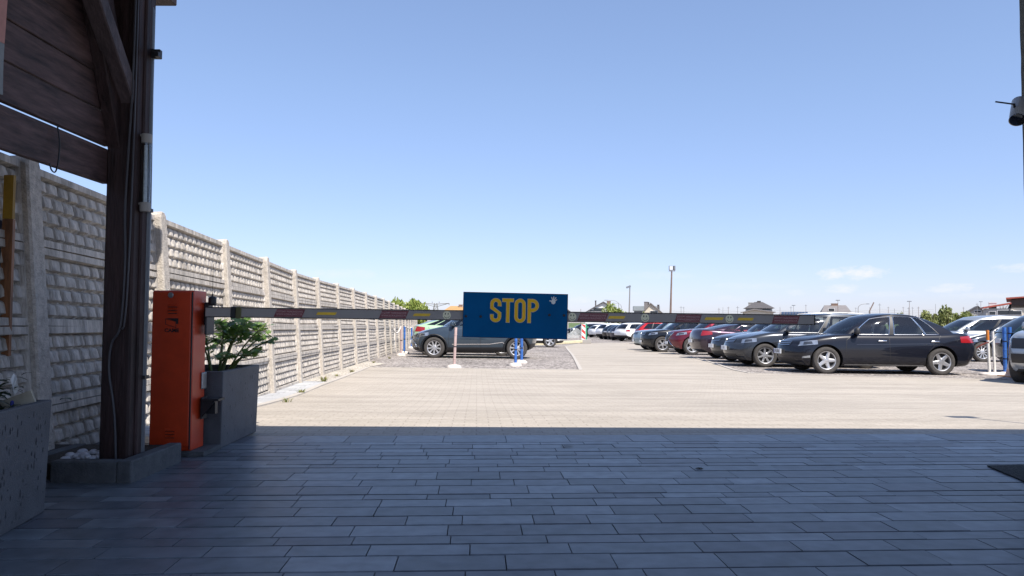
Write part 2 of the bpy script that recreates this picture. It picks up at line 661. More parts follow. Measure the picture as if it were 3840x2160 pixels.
# kerb line of the drive and forecourt edges: low pale edging stones flush with the paving
M_edge = mat('edging_stone', (.42, .385, .34), .9, var=.12, scale=5, bump=.2)
def edging(name, pts, w=.09, h=.02):
    bm = BM()
    for (x0, y0), (x1, y1) in zip(pts, pts[1:]):
        n = max(1, int(math.hypot(x1 - x0, y1 - y0) / 1.0))
        for i in range(n):
            a = Vector((lerp(x0, x1, i / n), lerp(y0, y1, i / n)))
            b = Vector((lerp(x0, x1, (i + 1) / n), lerp(y0, y1, (i + 1) / n)))
            d = (b - a)
            L = d.length - .008
            d.normalize()
            q = Vector((-d.y, d.x)) * w / 2
            a2, b2 = a + d * .004, a + d * (L + .004)
            vs = []
            for p in (a2 - q, b2 - q, b2 + q, a2 + q):
                vs.append((bm.verts.new((p.x, p.y, gz(p.x, p.y) - .05)), bm.verts.new((p.x, p.y, gz(p.x, p.y) + h))))
            bm.faces.new([v[1] for v in vs])
            for k in range(4):
                bm.faces.new((vs[k][0], vs[(k + 1) % 4][0], vs[(k + 1) % 4][1], vs[k][1]))
    return tag(obj(name, bm, M_edge), kind='structure')
edging('kerb_edging', [(-3.38, 17.5), (1.63, 17.5), (2.42, 30), (3.2, 44), (5.05, 55)])
edging('kerb_edging', [(7.6, 37), (6.7, 28), (5.5, 18.3), (5.5, 17.1), (9.0, 16.0), (12, 15.65), (20, 15.45)])
edging('kerb_edging', [gate(-2.22, 5.5), (-3.10, 12), (-3.40, 17.45)])
# grey slab walk along the wall, then a strip of pale pebbles
M_walk = brick_mat('grey_slab_walk', (.47, .47, .46), (.36, .36, .37), (.22, .22, .22), .55, .16, .008, -GY, big=.22, scale_noise=1.2, streak=True, bump=.3)
sheet('footpath', [gate(-2.95, NEAR + .01), (-3.5, 11), (-3.72, 13.0), (-3.22, 13.0), (-3.13, 12), gate(-2.28, NEAR + .01)], .005, M_walk)
sheet('pebble_strip', [(-3.72, 13.02), (-4.1, 17.4), (-4.3, 21), (-3.3, 19.4), (-3.44, 17.45), (-3.24, 13.02)], .007, M_pebble)
sheet('pebble_strip', [gate(-3.3, 6.0), (-3.75, 11), (-3.95, 13.0), (-3.74, 13.0), (-3.52, 11), gate(-2.97, 6.0)], .008, M_pebble)

# shaded slate-grey slabs under the gate roof, each slab with its own bevelled top
ROWS = [.164, .131, .107, .155, .143, .156, .138, .10, .18, .148, .19, .14, .09, .15, .12, .13, .12, .155, .09, .14]
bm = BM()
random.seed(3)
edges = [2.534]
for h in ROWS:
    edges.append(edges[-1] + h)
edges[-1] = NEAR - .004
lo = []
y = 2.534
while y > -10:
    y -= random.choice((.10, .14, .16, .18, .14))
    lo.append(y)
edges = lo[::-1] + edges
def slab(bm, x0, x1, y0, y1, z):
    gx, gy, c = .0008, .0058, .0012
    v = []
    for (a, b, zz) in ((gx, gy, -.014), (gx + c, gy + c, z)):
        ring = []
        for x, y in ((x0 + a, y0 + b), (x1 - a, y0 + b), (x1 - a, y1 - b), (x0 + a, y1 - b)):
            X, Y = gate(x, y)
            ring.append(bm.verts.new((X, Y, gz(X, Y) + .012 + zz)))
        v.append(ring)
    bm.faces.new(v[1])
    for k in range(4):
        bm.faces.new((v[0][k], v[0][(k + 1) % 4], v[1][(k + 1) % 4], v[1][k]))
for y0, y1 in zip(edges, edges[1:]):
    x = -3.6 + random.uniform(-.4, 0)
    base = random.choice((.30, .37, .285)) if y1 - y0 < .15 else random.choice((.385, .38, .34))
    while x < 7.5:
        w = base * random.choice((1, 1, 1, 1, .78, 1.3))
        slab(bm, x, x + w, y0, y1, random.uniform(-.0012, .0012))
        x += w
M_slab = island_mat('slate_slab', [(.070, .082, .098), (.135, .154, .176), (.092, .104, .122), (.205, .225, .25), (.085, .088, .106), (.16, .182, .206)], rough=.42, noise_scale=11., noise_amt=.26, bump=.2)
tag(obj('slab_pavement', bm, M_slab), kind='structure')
M_joint = mat('joint_sand', (.010, .010, .011), .95)
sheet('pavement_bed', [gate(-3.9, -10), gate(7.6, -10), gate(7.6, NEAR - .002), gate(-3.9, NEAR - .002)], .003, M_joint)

# dark floor mat in the right foreground
bm = BM()
c = [PD(2483, 1179), PD(2640, 1174), PD(2640, 1232), PD(2576, 1217)]
c = [(q.x, q.y) for q in (PD(2483, 1179), PD(2640, 1176), PD(2640, 1250), PD(2560, 1212))]
prism(bm, [(x, y) for x, y in c], .014, .020, plane='XY')
tag(obj('floor_mat', bm, mat('mat_fibre', (.05, .052, .052), 1.0, var=.5, scale=70, bump=1.2, bscale=300)), 'dark fibre floor mat lying on the shaded slabs at the right edge', 'mat')

# ================================================================== CONCRETE PANEL WALL
M_conc = mat('weathered_concrete', (.45, .41, .36), .95, var=.5, scale=10, bump=.6, bscale=60, stretch=(1.4, 1.4, .3))
M_conc2 = mat('concrete_post', (.46, .415, .36), .95, var=.3, scale=22, bump=.6, bscale=90)
random.seed(11)
def cushion(x, z, L, H):
    """height of the panel face: raised rim, recessed field, four courses of pillow-shaped blocks"""
    rim = .05
    if x < rim or x > L - rim or z < rim or z > H - rim:
        return .032
    zi = (z - rim) / (H - 2 * rim) * 4
    row = min(3, int(zi))
    b = clamp(((zi - row) * 2 - 1 - .04) / .86, -1, 1)
    n = 14
    xi = (x - rim) / (L - 2 * rim) * n + (.5 if row % 2 else 0)
    a = clamp(((xi - math.floor(xi)) * 2 - 1) / .87, -1, 1)
    fa = max(0, 1 - abs(a) ** 12) ** .6
    fb = max(0, 1 - abs(b) ** 10) ** .6 * (.84 - .16 * b)
    dome = 1 - .16 * (a * a)
    return -.020 + .044 * fa * fb * dome + .004 * noise.noise((x * 26 + row * 9, z * 34, 0))
def panel_mesh(L, H, nx=196, nz=56):
    bm = BM()
    xs = [L * i / nx for i in range(nx + 1)]
    zs = [H * j / nz for j in range(nz + 1)]
    g = [[bm.verts.new((x, -cushion(x, z, L, H), z)) for x in xs] for z in zs]
    bk = [[bm.verts.new((x, .03, z)) for x in (0, L)] for z in (0, H)]
    for j in range(nz):
        for i in range(nx):
            bm.faces.new((g[j][i], g[j][i + 1], g[j + 1][i + 1], g[j + 1][i]))
    bm.faces.new((bk[0][1], bk[0][0], bk[1][0], bk[1][1]))
    bm.faces.new(g[0][::-1] + [bk[0][0], bk[0][1]])
    bm.faces.new(g[-1] + [bk[1][1], bk[1][0]])
    bm.faces.new([r[0] for r in g] + [bk[1][0], bk[0][0]])
    bm.faces.new([r[-1] for r in g][::-1] + [bk[0][1], bk[1][1]])
    bmesh.ops.recalc_face_normals(bm, faces=bm.faces)
    me = bpy.data.meshes.new('wall_panel')
    bm.to_mesh(me)
    bm.free()
    me.materials.append(M_conc)
    for p in me.polygons:
        p.use_smooth = True
    me.set_sharp_from_angle(angle=R(60))
    return me
PL, PH = 1.96, .47
pan = panel_mesh(PL, PH)
bm = BM()
prism(bm, [(-.075, 0), (.075, 0), (.075, 1.97), (.06, 2.01), (.03, 2.03), (-.03, 2.03), (-.06, 2.01), (-.075, 1.97)], -.075, .06)
bevel(bm, .012)
post0 = None
# (top x, top y, top z) along the wall, from the near end to the far end
TOPS = [(-2.62, 2.2, 1.80), (-2.86, 4.26, 1.785), (-3.08, 6.33, 1.76), (-3.33, 8.42, 1.75), (-3.55, 10.5, 1.725), (-3.76, 12.6, 1.69), (-3.92, 14.7, 1.675),
        (-4.02, 16.8, 1.665), (-4.11, 18.9, 1.65), (-4.20, 21.0, 1.62), (-4.30, 23.1, 1.59), (-4.42, 25.2, 1.575)]
for i in range(10):
    x, y, z = TOPS[-1]
    TOPS.append((x - .155, y + 2.08, z - .035))
wall = thing('concrete_wall', 'long weathered concrete panel wall with pillow-shaped block courses, leaning outwards', 'wall', (TOPS[0][0], TOPS[0][1], 0))
wl = Vector(wall.location)
pme = bpy.data.meshes.new('post')
bm.to_mesh(pme)
bm.free()
pme.materials.append(M_conc2)
def lean_of(i):
    return R(4.6 - .12 * i)
for i, t in enumerate(TOPS):
    nx_ = TOPS[min(i + 1, len(TOPS) - 1)]
    pv = TOPS[max(i - 1, 0)]
    ang = math.atan2(nx_[1] - pv[1], nx_[0] - pv[0])
    o = link('post', pme, wall)
    # local +x along the wall, local -y is the face turned to the yard (+X world)
    o.matrix_local = Matrix.Translation(Vector(t) - wl) @ Matrix.Rotation(ang, 4, 'Z') @ Matrix.Rotation(-lean_of(i), 4, 'X') @ Matrix.Translation((0, 0, -2.02))
for i, (a, b) in enumerate(zip(TOPS, TOPS[1:])):
    A, B = Vector(a), Vector(b)
    ang = math.atan2(B.y - A.y, B.x - A.x)
    d = B - A
    slope = math.atan2(d.z, d.xy.length)
    sx = (d.length - .06) / PL
    for k in range(4 if i > 0 else 4):
        o = link('panel', pan, wall)
        jig = random.uniform(-.012, .012)
        o.matrix_local = (Matrix.Translation(A - wl) @ Matrix.Rotation(ang, 4, 'Z') @ Matrix.Rotation(-lean_of(i) + random.uniform(-.006, .006), 4, 'X') @
                          Matrix.Rotation(-slope + random.uniform(-.006, .006) * (k > 0), 4, 'Y') @ Matrix.Translation((.03, jig * .3 + .012 * (i % 2), -.025 - (k + 1) * (PH + .006))) @ Matrix.Diagonal((sx, 1, 1, 1)))

# weeds at the foot of the wall
M_weed = island_mat('weed_leaf', [(.10, .16, .03), (.22, .22, .06), (.32, .26, .11), (.07, .12, .02)], noise_amt=.1, bump=0, trans=.25)
def weed(loc, n, h, label):
    bm = BM()
    for k in range(n):
        a = random.uniform(0, 6.28)
        r = random.uniform(0, .05)
        l = h * random.uniform(.5, 1.1)
        lean = random.uniform(.1, .8)
        p0 = Vector((r * math.cos(a), r * math.sin(a), 0))
        d = Vector((math.cos(a) * lean, math.sin(a) * lean, 1)).normalized()
        s = Vector((-math.sin(a), math.cos(a), 0)) * h * .07
        p1, p2 = p0 + d * l * .6, p0 + d * l + Vector((math.cos(a), math.sin(a), -.4)) * l * .25
        v = [bm.verts.new(p) for p in (p0 - s * .5, p0 + s * .5, p1 + s, p2, p1 - s)]
        bm.faces.new(v)
    return tag(obj('weed', bm, M_weed, loc=loc), label, 'weed', 'weeds at the foot of the wall')
WEEDS = [(1130, 1478, .14, 'low yellowish weed tuft at the foot of the wall by the slab walk'),
         (1215, 1432, .2, 'bright green weed tuft between wall post and pebbles'), (1320, 1398, .16, 'weed tuft beside the pebble strip further along the wall'),
         (1075, 1510, .12, 'dry weed tuft at the wall foot near the planter'), (1400, 1362, .13, 'small weed in front of the far wall panels'), (1262, 1412, .1, 'tiny sprout next to the bright green weed tuft'),
         (1460, 1345, .14, 'dry grass tuft near the pinkish post by the wall')]
for px, py, h, lb in WEEDS:
    p = P(px, py)
    xw = pchip([(t[1], t[0]) for t in TOPS], p.y) + .17
    p.x = max(p.x, xw)
    weed((p.x, p.y, gz(p.x, p.y)), 26, h * .62, lb)

# ================================================================== GATE ROOF WITH TIMBER POSTS
M_wood = mat('dark_stained_timber', (.034, .019, .018), .6, var=.7, spec=.25, scale=7, bump=.3, bscale=30, stretch=(3, 3, .35))
M_plank = mat('dark_stained_boards', (.078, .047, .044), .6, spec=.25, var=.75, scale=7, bump=.25, bscale=26, stretch=(4, .5, 4))
gr = thing('gate_roof', 'dark timber gate roof on a heavy post with a boarded side over the entrance', 'gate canopy', (-2.1, 4.05, 0))
G0 = Vector(gr.location)
def gpart(name, build, mt, smooth=None, bev=.006):
    bm = BM()
    build(bm)
    if bev:
        bevel(bm, bev)
    bmesh.ops.translate(bm, verts=bm.verts, vec=-G0)
    return obj(name, bm, mt, gr, smooth=smooth)
gpart('roof', lambda b: (bbox_(b, -3.7, 5.15, .15, 3.92, 3.1, 3.24), bbox_(b, -3.75, 5.2, .1, 3.89, 3.243, 3.30)), M_wood)
gpart('wall_plate', lambda b: bbox_(b, -2.25, -2.08, .1, 4.2, 2.93, 3.097), M_wood)
gpart('side_eave', lambda b: bbox_(b, -3.7, -2.42, 4.553, 5.23, 3.10, 3.30), M_wood)
gpart('side_eave', lambda b: bbox_(b, -3.7, -2.12, 3.925, 4.55, 3.10, 3.30), M_wood)  # unseen step of the eave, added to keep sun off the near wall
gpart('post', lambda b: box(b, (-2.13, 4.06, 1.58), (.155, .15, 2.99), rz=.02), M_wood, bev=.01)
X2 = at(530, 600, 4.1).x
gpart('post', lambda b: box(b, (X2, 4.10, 1.58), (.075, .10, 2.99), rz=-.02), M_wood, bev=.008)
gpart('brace', lambda b: box(b, (-2.11, 3.70, 2.42), (.09, .085, 1.25), rx=R(41)), mat('timber_weathered', (.070, .050, .050), .6, spec=.25, var=.5, scale=9, bump=.3, bscale=40, stretch=(3, 1, 1)), bev=.006)
gpart('brace', lambda b: box(b, (-2.17, 3.80, 2.50), (.07, .20, 1.5), rx=R(22)), M_wood, bev=.006)
def planks(z0, z1, dx=0.):
    def f(b):
        vs = bbox_(b, -2.235 + dx, -2.205 + dx, -2.0, 4.0, z0, z1)
    return f
zs = [(1.585, 1.775, .0), (1.790, 1.964, .004), (1.974, 2.155, -.003), (2.158, 2.345, .003), (2.349, 2.54, -.002), (2.542, 2.74, .004), (2.742, 2.925, 0)]
for z0, z1, dx in zs:
    gpart('board', planks(z0, z1, dx), M_plank, bev=.003)
# back and right side of the gatehouse: outside the picture but they shade the entrance
M_plaster = mat('grey_plaster', (.15, .145, .12), .95, var=.15, scale=30, bump=.8, bscale=160)
gh = thing('gatehouse_wall', 'rough plastered gatehouse wall at the right edge of the entrance', 'wall', (3.01, 3.9, 0))
bm = BM()
bbox_(bm, -.098, .12, -1.0, .0, 0, 3.096)
xa, za, xb_, zb_ = at(3822, 0, 3.9).x, at(3822, 0, 3.9).z, at(3834.5, 500, 3.9).x, at(3834.5, 500, 3.9).z
bmesh.ops.subdivide_edges(bm, edges=[e for e in bm.edges if abs(e.verts[0].co.z - e.verts[1].co.z) > 1], cuts=40)
for v in bm.verts:
    if v.co.x < 0:
        v.co.x = xb_ + (xa - xb_) * (v.co.z - zb_) / (za - zb_) - 3.01 + .003 * noise.noise((v.co.z * 9, 1, 2))
obj('wall', bm, M_plaster, gh)

# banner at the far left edge
ban = thing('banner', 'faded pink and grey banner edge hanging on the boards at the top left', 'banner', (-2.17, 3.1, 1.7))
def wave_sheet(z0, z1, ph):
    b = BM()
    n = 10
    prev = None
    for i in range(n + 1):
        z = lerp(z0, z1, i / n)
        ed = -2.17 / at(13, 200, 1.).x + .006 * math.sin(z * 9)
        ring = [b.verts.new((dx, yy - 3.1, z - 1.7)) for dx in (.0, .006) for yy in (2.4, ed)]
        if prev:
            b.faces.new((prev[0], prev[1], ring[1], ring[0]))
            b.faces.new((prev[2], prev[3], ring[3], ring[2]))
            b.faces.new((prev[1], prev[3], ring[3], ring[1]))
        prev = ring
    return b
obj('cloth', wave_sheet(2.02, 2.95, 0), mat('banner_pink', (.46, .23, .20), .8, var=.15, scale=14), ban)
obj('cloth', wave_sheet(1.80, 2.018, 0), mat('banner_grey', (.22, .24, .25), .8, var=.12, scale=14), ban)

# advertising board behind the wall post at the far left: yellow field over brown wood grain, blue edge
BX, BZ = at(50, 700, 4.0), (at(30, 656, 4.0).z, at(30, 820, 4.0).z, at(30, 1335, 4.0).z)
BL = at(13, 700, 4.0).x - BX.x + .045
bd = thing('notice_board', 'narrow board with yellow top and brown wood-grain picture at the first wall post', 'sign', (BX.x - .045, 4.0, BZ[2]))
bm = BM()
bbox_(bm, BL, .045, 0, .02, BZ[1] - BZ[2], BZ[0] - BZ[2])
obj('yellow_field', bm, mat('sign_yellow', (.30, .17, .012), .6, var=.2, scale=20), bd)
bm = BM()
bbox_(bm, BL - .002, .048, .002, .022, .0, BZ[1] - BZ[2] - .002)
obj('wood_picture', bm, mat('printed_wood', (.20, .085, .035), .5, var=.7, scale=6, stretch=(3, 3, .6)), bd)
bm = BM()
bbox_(bm, -.40, BL, -.03, -.002, -.1, BZ[1] - BZ[2] - .01)
obj('blue_panel', bm, mat('navy_panel', (.012, .016, .035), .5), bd)

# conduit, cable, gauge on the post
pipe = thing('conduit_pipe', 'dark grey conduit pipe running up the outer side of the timber post', 'pipe', (at(556, 600, 4.12).x, 4.12, .1))
bm = BM()
tube(bm, [(0, 0, 0), (.004, 0, 1.4), (-.005, 0, 2.50), (-.02, 0, 2.56), (-.06, 0, 2.6)], .019, 12)
obj('tube', bm, mat('conduit_grey', (.10, .11, .12), .4, var=.1, scale=30), pipe, smooth=60)
bm = BM()
bm.free()
for z in (.42, 1.35, 2.25):
    bm = BM()
    bbox_(bm, -.03, .024, -.024, .024, z, z + .02)
    obj('clip', bm, M_black, pipe)
bm = BM()
box(bm, (.035, -.005, 2.245), (.05, .03, .05))
box(bm, (.05, -.03, 2.235), (.024, .03, .03))
bevel(bm, .003)
tag(obj('bracket', bm, M_black, pipe), 'small black bracket sticking out')
cab = BM()
pts = [(-2.06, 3.965, 3.0), (-2.065, 3.965, 2.2), (-2.075, 3.962, 1.8), (-2.085, 3.96, 1.45), (-2.075, 3.955, 1.15), (-2.09, 3.955, .82), (-2.135, 3.955, .72), (-2.145, 3.955, .58), (-2.12, 3.955, .42), (-2.105, 3.955, .28), (-2.095, 3.955, .08)]
def spline(pts, n=6):
    res = []
    P_ = [Vector(p) for p in pts]
    for i in range(len(P_) - 1):
        p0, p1, p2, p3 = P_[max(i - 1, 0)], P_[i], P_[i + 1], P_[min(i + 2, len(P_) - 1)]
        for k in range(n):
            t = k / n
            res.append(.5 * ((2 * p1) + (p2 - p0) * t + (2 * p0 - 5 * p1 + 4 * p2 - p3) * t * t + (3 * p1 - p0 - 3 * p2 + p3) * t ** 3))
    res.append(P_[-1])
    return res
tube(cab, spline(pts), .006, 6)
tube(cab, spline([(-2.045, 3.965, 3.0), (-2.05, 3.965, 2.0), (-2.058, 3.962, 1.2), (-2.07, 3.957, .84), (-2.09, 3.955, .80)]), .005, 6)
tag(obj('cable', cab, mat('cable_grey', (.045, .042, .048), .5), smooth=60), 'thin grey cable tied down the front of the timber post', 'cable')
cab = BM()
tube(cab, spline([(-2.19, 3.52, 1.78), (-2.18, 3.525, 1.70), (-2.178, 3.515, 1.60), (-2.178, 3.495, 1.55), (-2.178, 3.465, 1.555), (-2.18, 3.455, 1.585)]), .0035, 6)
tag(obj('wire', cab, M_black, smooth=60), 'short black wire hanging in a hook from the slit between the boards', 'wire')
ga = thing('rain_gauge', 'clear tube gauge with pale caps strapped to the conduit on the timber post', 'gauge', (at(546, 690, 4.05).x, 4.05, at(546, 780, 4.05).z + .02))
bm = BM()
lathe(bm, [(.024, 0), (.024, .34)], 16, cap=False)
obj('glass_tube', bm, glass_mat('clear_tube', (.82, .86, .86)), ga, smooth=60)
bm = BM()
bbox_(bm, -.012, .008, -.002, .002, .01, .33)
obj('scale_card', bm, mat('scale_card', (.42, .43, .43), .5, var=.3, scale=60), ga)
for z in (-.04, .34):
    bm = BM()
    lathe(bm, [(.026, z), (.028, z + .005), (.028, z + .045), (.026, z + .05)], 16)
    bbox_(bm, -.075, 0, -.015, .015, z + .036, z + .048)
    obj('cap', bm, mat('gauge_cap', (.30, .28, .25), .6), ga, smooth=40)

# kerbed bed at the foot of the post with white pebbles
M_kerb = mat('dark_concrete_kerb', (.085, .09, .095), .85, var=.3, scale=14, bump=.4, bscale=120)
bed = thing('kerb_bed', 'low dark concrete kerb bed around the foot of the timber post', 'planting bed', (-2.1, 4.0, 0))
def bp(name, x0, x1, y0, y1, z0, z1, mt):
    b = BM()
    bbox_(b, x0 + 2.1, x1 + 2.1, y0 - 4, y1 - 4, z0, z1)
    bevel(b, .006)
    return obj(name, b, mt, bed)
bp('kerb', -2.36, -2.023, 3.82, 3.90, .0, .122, M_kerb)
bp('kerb', -2.02, -1.945, 3.82, 4.40, .0, .124, M_kerb)
bp('soil', -2.78, -2.023, 3.905, 4.50, .0, .095, M_soil)
bp('kerb', -2.63, -2.56, 2.6, 4.50, .0, .10, M_kerb)
bp('soil', -2.78, -2.64, 2.6, 3.9, .0, .06, M_soil)
random.seed(5)
bm = BM()
for k in range(34):
    a = random.random()
    x, y = lerp(-2.36, -2.215, a) if k < 30 else random.uniform(-2.06, -2.03), random.uniform(3.92, 4.10)
    if k >= 30 and y > 3.97:
        continue
    r = random.uniform(.011, .024)
    hump = .02 if x < -2.22 else 0
    b2 = bmesh.ops.create_icosphere(bm, subdivisions=2, radius=r, matrix=Matrix.Translation((x, y, .10 + r * .5 + hump * random.random())) @ Matrix.Rotation(random.uniform(0, 3), 4, 'Z') @ Matrix.Diagonal((1.2, 1, .7, 1)))
o = tag(obj('pebbles', bm, mat('white_pebble', (.52, .52, .55), .6, var=.15, scale=30), smooth=180), 'white pebbles heaped in the kerb bed beside the timber post', 'pebbles', kind='stuff')
bm = BM()
bmesh.ops.create_icosphere(bm, subdivisions=2, radius=.014, matrix=Matrix.Translation((-2.28, 3.6, .024)) @ Matrix.Diagonal((1.2, 1, .7, 1)))
tag(obj('stone', bm, MATS['white_pebble'], smooth=180), 'single white pebble strayed onto the slabs in front of the kerb bed', 'pebble')

# ================================================================== PLANTERS
M_plant_c = mat('planter_concrete', (.092, .095, .104), .7, var=.2, scale=5, bump=.25, bscale=150)
def planter(label, corner, L, Wd, H, rz, seed, taper=.03, holes=60):
    """corner = near yard-side corner on the ground; local x to the left, y away"""
    t = thing('concrete_planter', label, 'planter', corner, rz, 'concrete planters by the entrance')
    b = BM()
    th = .035
    o0 = [(-Wd + taper, taper), (-taper, taper), (-taper, L - taper), (-Wd + taper, L - taper)]
    o1 = [(-Wd, 0), (0, 0), (0, L), (-Wd, L)]
    i1 = [(-Wd + th, th), (-th, th), (-th, L - th), (-Wd + th, L - th)]
    rings = [[b.verts.new((x, y, z)) for x, y in pl] for pl, z in ((o0, .0), (o1, H), (i1, H), (i1, H - .06))]
    b.faces.new(rings[0])
    for a, c in zip(rings, rings[1:]):
        for k in range(4):
            b.faces.new((a[k], a[(k + 1) % 4], c[(k + 1) % 4], c[k]))
    bevel(b, .006, 2)
    obj('tub', b, M_plant_c, t)
    b = BM()
    f = b.faces.new([b.verts.new((x, y, H - .045)) for x, y in i1])
    obj('soil', b, M_soil, t)
    b = BM()
    rnd = random.Random(seed)
    for k in range(holes):                       # air holes cast in the concrete
        y, z = rnd.uniform(.04, L - .04), rnd.uniform(.03, H - .03)
        w, h = rnd.uniform(.002, .005), rnd.uniform(.004, .014) * rnd.choice((1, 1, 1.6))
        n = 7
        x = -taper * (1 - z / H) + .0012
        ring = [b.verts.new((x, y + w * math.cos(6.283 * i / n) * rnd.uniform(.6, 1.2), z + h * math.sin(6.283 * i / n) * rnd.uniform(.6, 1.2))) for i in range(n)]
        b.faces.new(ring)
    tag(obj('air_holes', b, mat('hole_dark', (.04, .04, .046), 1.0), t), kind='stuff')
    return t
c1 = P(831, 1690)
planter('dark concrete planter with a tall lobed-leaf plant beside the orange barrier cabinet', (c1.x, c1.y, .012), .74, .46, .50, R(1.2), 1, taper=.012, holes=34)
c2 = P(186, 1926)
planter('dark concrete planter at the lower left corner in front of the kerb bed', (c2.x + .188, c2.y - 1.085, .012), 1.1, .5, .485, R(10), 2, taper=.012, holes=130)

M_leaf = island_mat('lobed_leaf', [(.09, .17, .035), (.15, .26, .05), (.23, .34, .08), (.10, .20, .05)], rough=.35, noise_amt=.15, bump=0, trans=.4, coat=.3)
M_stem = mat('plant_stem', (.10, .14, .035), .5)
M_redleaf = island_mat('bronze_leaf', [(.05, .02, .018), (.09, .04, .02), (.06, .05, .03)], noise_amt=.2, bump=0, trans=.2)
def lobed_leaf(bm, base, tip_dir, up, L):
    d = tip_dir.normalized()
    s = d.cross(up).normalized()
    n = s.cross(d).normalized()
    out = [(.0, .0), (.08, .10), (-.06, .42), (.18, .22), (.24, .62), (.36, .20), (.56, .52), (.56, .16), (.80, .30), (.74, .09), (1.0, .0)]
    mid = [bm.verts.new(base + d * (L * t) - n * L * .18 * t * t) for t in (0, .3, .6, 1)]
    for sg in (-1, 1):
        vs = [bm.verts.new(base + d * (L * a) + s * (sg * L * b) + n * (L * (.10 * b) - L * .18 * a * a)) for a, b in out[1:-1]]
        bm.faces.new([mid[0]] + vs[:4] + [mid[1]])
        bm.faces.new([mid[1]] + vs[3:6] + [mid[2]])
        bm.faces.new([mid[2]] + vs[5:] + [mid[3]])
pl = thing('leafy_plant', 'tall green plant with deeply lobed leaves in the planter beside the orange cabinet', 'plant', (c1.x - .245, c1.y + .53, .46))
random.seed(21)
bs, bl = BM(), BM()
STEMS = [(-.10, -.25, -.16, -.20, .31), (.02, -.2, -.10, -.05, .36), (.05, -.1, .04, .0, .37), (.06, -.05, .16, .05, .42), (.08, 0., .31, .10, .40), (.07, .03, .36, .05, .27), (.02, .0, .10, .1, .34),
         (.10, -.08, .28, -.12, .16), (.05, -.15, .15, -.25, .14), (-.08, -.2, -.22, -.3, .24), (-.02, .1, -.05, .25, .33), (.1, .1, .22, .3, .30), (.02, -.22, .0, -.3, .26), (-.14, -.1, -.2, 0, .33), (.0, 0, .20, -.05, .38)]
for x0, y0, x1, y1, h in STEMS:
    a, b = Vector((x0 * .6, y0 * .6, -.02)), Vector((x1, y1, h * .9))
    mid = a.lerp(b, .5) + Vector((0, 0, .04))
    tube(bs, spline([a, mid, b], 4), [.007] * 4 + [.006] * 4 + [.004], 6)
    d = (b - mid).normalized()
    for k in range(random.randint(15, 20)):
        t = random.uniform(.5, 1.05)
        base = mid.lerp(b, clamp((t - .5) * 2, 0, 1.02))
        ang = random.uniform(0, 6.283)
        side = Vector((math.cos(ang), math.sin(ang), random.uniform(-.15, .55)))
        dd = (side + d * .5).normalized()
        Lf = random.uniform(.048, .092) * (1.1 if h > .3 else .8)
        st = base + dd * .03
        tube(bs, [base, st], .002, 4)
        lobed_leaf(bl, st, dd, Vector((0, 0, 1)) + Vector((random.uniform(-.5, .5), random.uniform(-.9, .2), 0)), Lf)
obj('stem', bs, M_stem, pl, smooth=60)
obj('foliage', bl, M_leaf, pl)
bl = BM()
for k in range(150):
    a = random.uniform(0, 6.28)
    p = Vector((-.10 + random.gauss(0, .055), -.34 + random.gauss(0, .07), random.uniform(-.03, .13)))
    lobed_leaf(bl, p, Vector((math.cos(a), math.sin(a), random.uniform(-.2, .9))), Vector((0, 0, 1)), random.uniform(.03, .055))
tag(obj('bronze_plant', bl, M_redleaf, loc=pl.location), 'small bronze-leaved plant crowding the near corner of the planter by the cabinet', 'plant')
bl = BM()
for k in range(26):
    a = random.uniform(0, 6.28)
    p = Vector((random.uniform(-.2, .15), random.uniform(-.45, -.05), -.03))
    d = Vector((math.cos(a) * .8, math.sin(a) * .8 - .2, .5)).normalized()
    s = d.cross(Vector((0, 0, 1))).normalized() * .014
    L = random.uniform(.08, .15)
    q = p + d * L * .6
    r_ = p + d * L - Vector((0, 0, .03))
    bl.faces.new([bl.verts.new(v) for v in (p, q - s, r_, q + s)])
tag(obj('strap_plant', bl, island_mat('blue_leaf', [(.05, .09, .07), (.08, .12, .10)], bump=0, trans=.2), loc=pl.location), 'low plant with narrow blue-green leaves over the rim of the planter by the cabinet', 'plant')

# plants in the left planter: dark leaves with white spathe flowers
M_dk = island_mat('dark_leaf', [(.020, .035, .018), (.035, .055, .025), (.05, .07, .03), (.06, .05, .03)], rough=.35, bump=0, trans=.2)
pc = Vector((-2.17, 3.02, .45))
lily = thing('peace_lily', 'dark-leaved plant with white spathe flowers in the lower left planter', 'plant', pc)
bl, bw = BM(), BM()
random.seed(9)
def blade(bm, p, d, L, w, droop=.4):
    d = d.normalized()
    s = d.cross(Vector((0, 0, 1))).normalized()
    prev = None
    for i, (t, ww) in enumerate(((0, .1), (.3, .8), (.6, 1), (.85, .5), (1, .02))):
        c = p + d * (L * t) - Vector((0, 0, droop * L * t * t))
        cur = (bm.verts.new(c - s * w * ww), bm.verts.new(c + Vector((0, 0, -.15 * w))), bm.verts.new(c + s * w * ww))
        if prev:
            bm.faces.new((prev[0], prev[1], cur[1], cur[0]))
            bm.faces.new((prev[1], prev[2], cur[2], cur[1]))
        prev = cur
for k in range(170):
    a = random.uniform(0, 6.28)
    p = Vector((random.gauss(-.03, .07), random.gauss(0, .09), random.uniform(0, .16)))
    blade(bl, p, Vector((math.cos(a), math.sin(a), random.uniform(.1, 1.1))), random.uniform(.06, .12), random.uniform(.008, .018))
obj('foliage', bl, M_dk, lily)
bw.free()
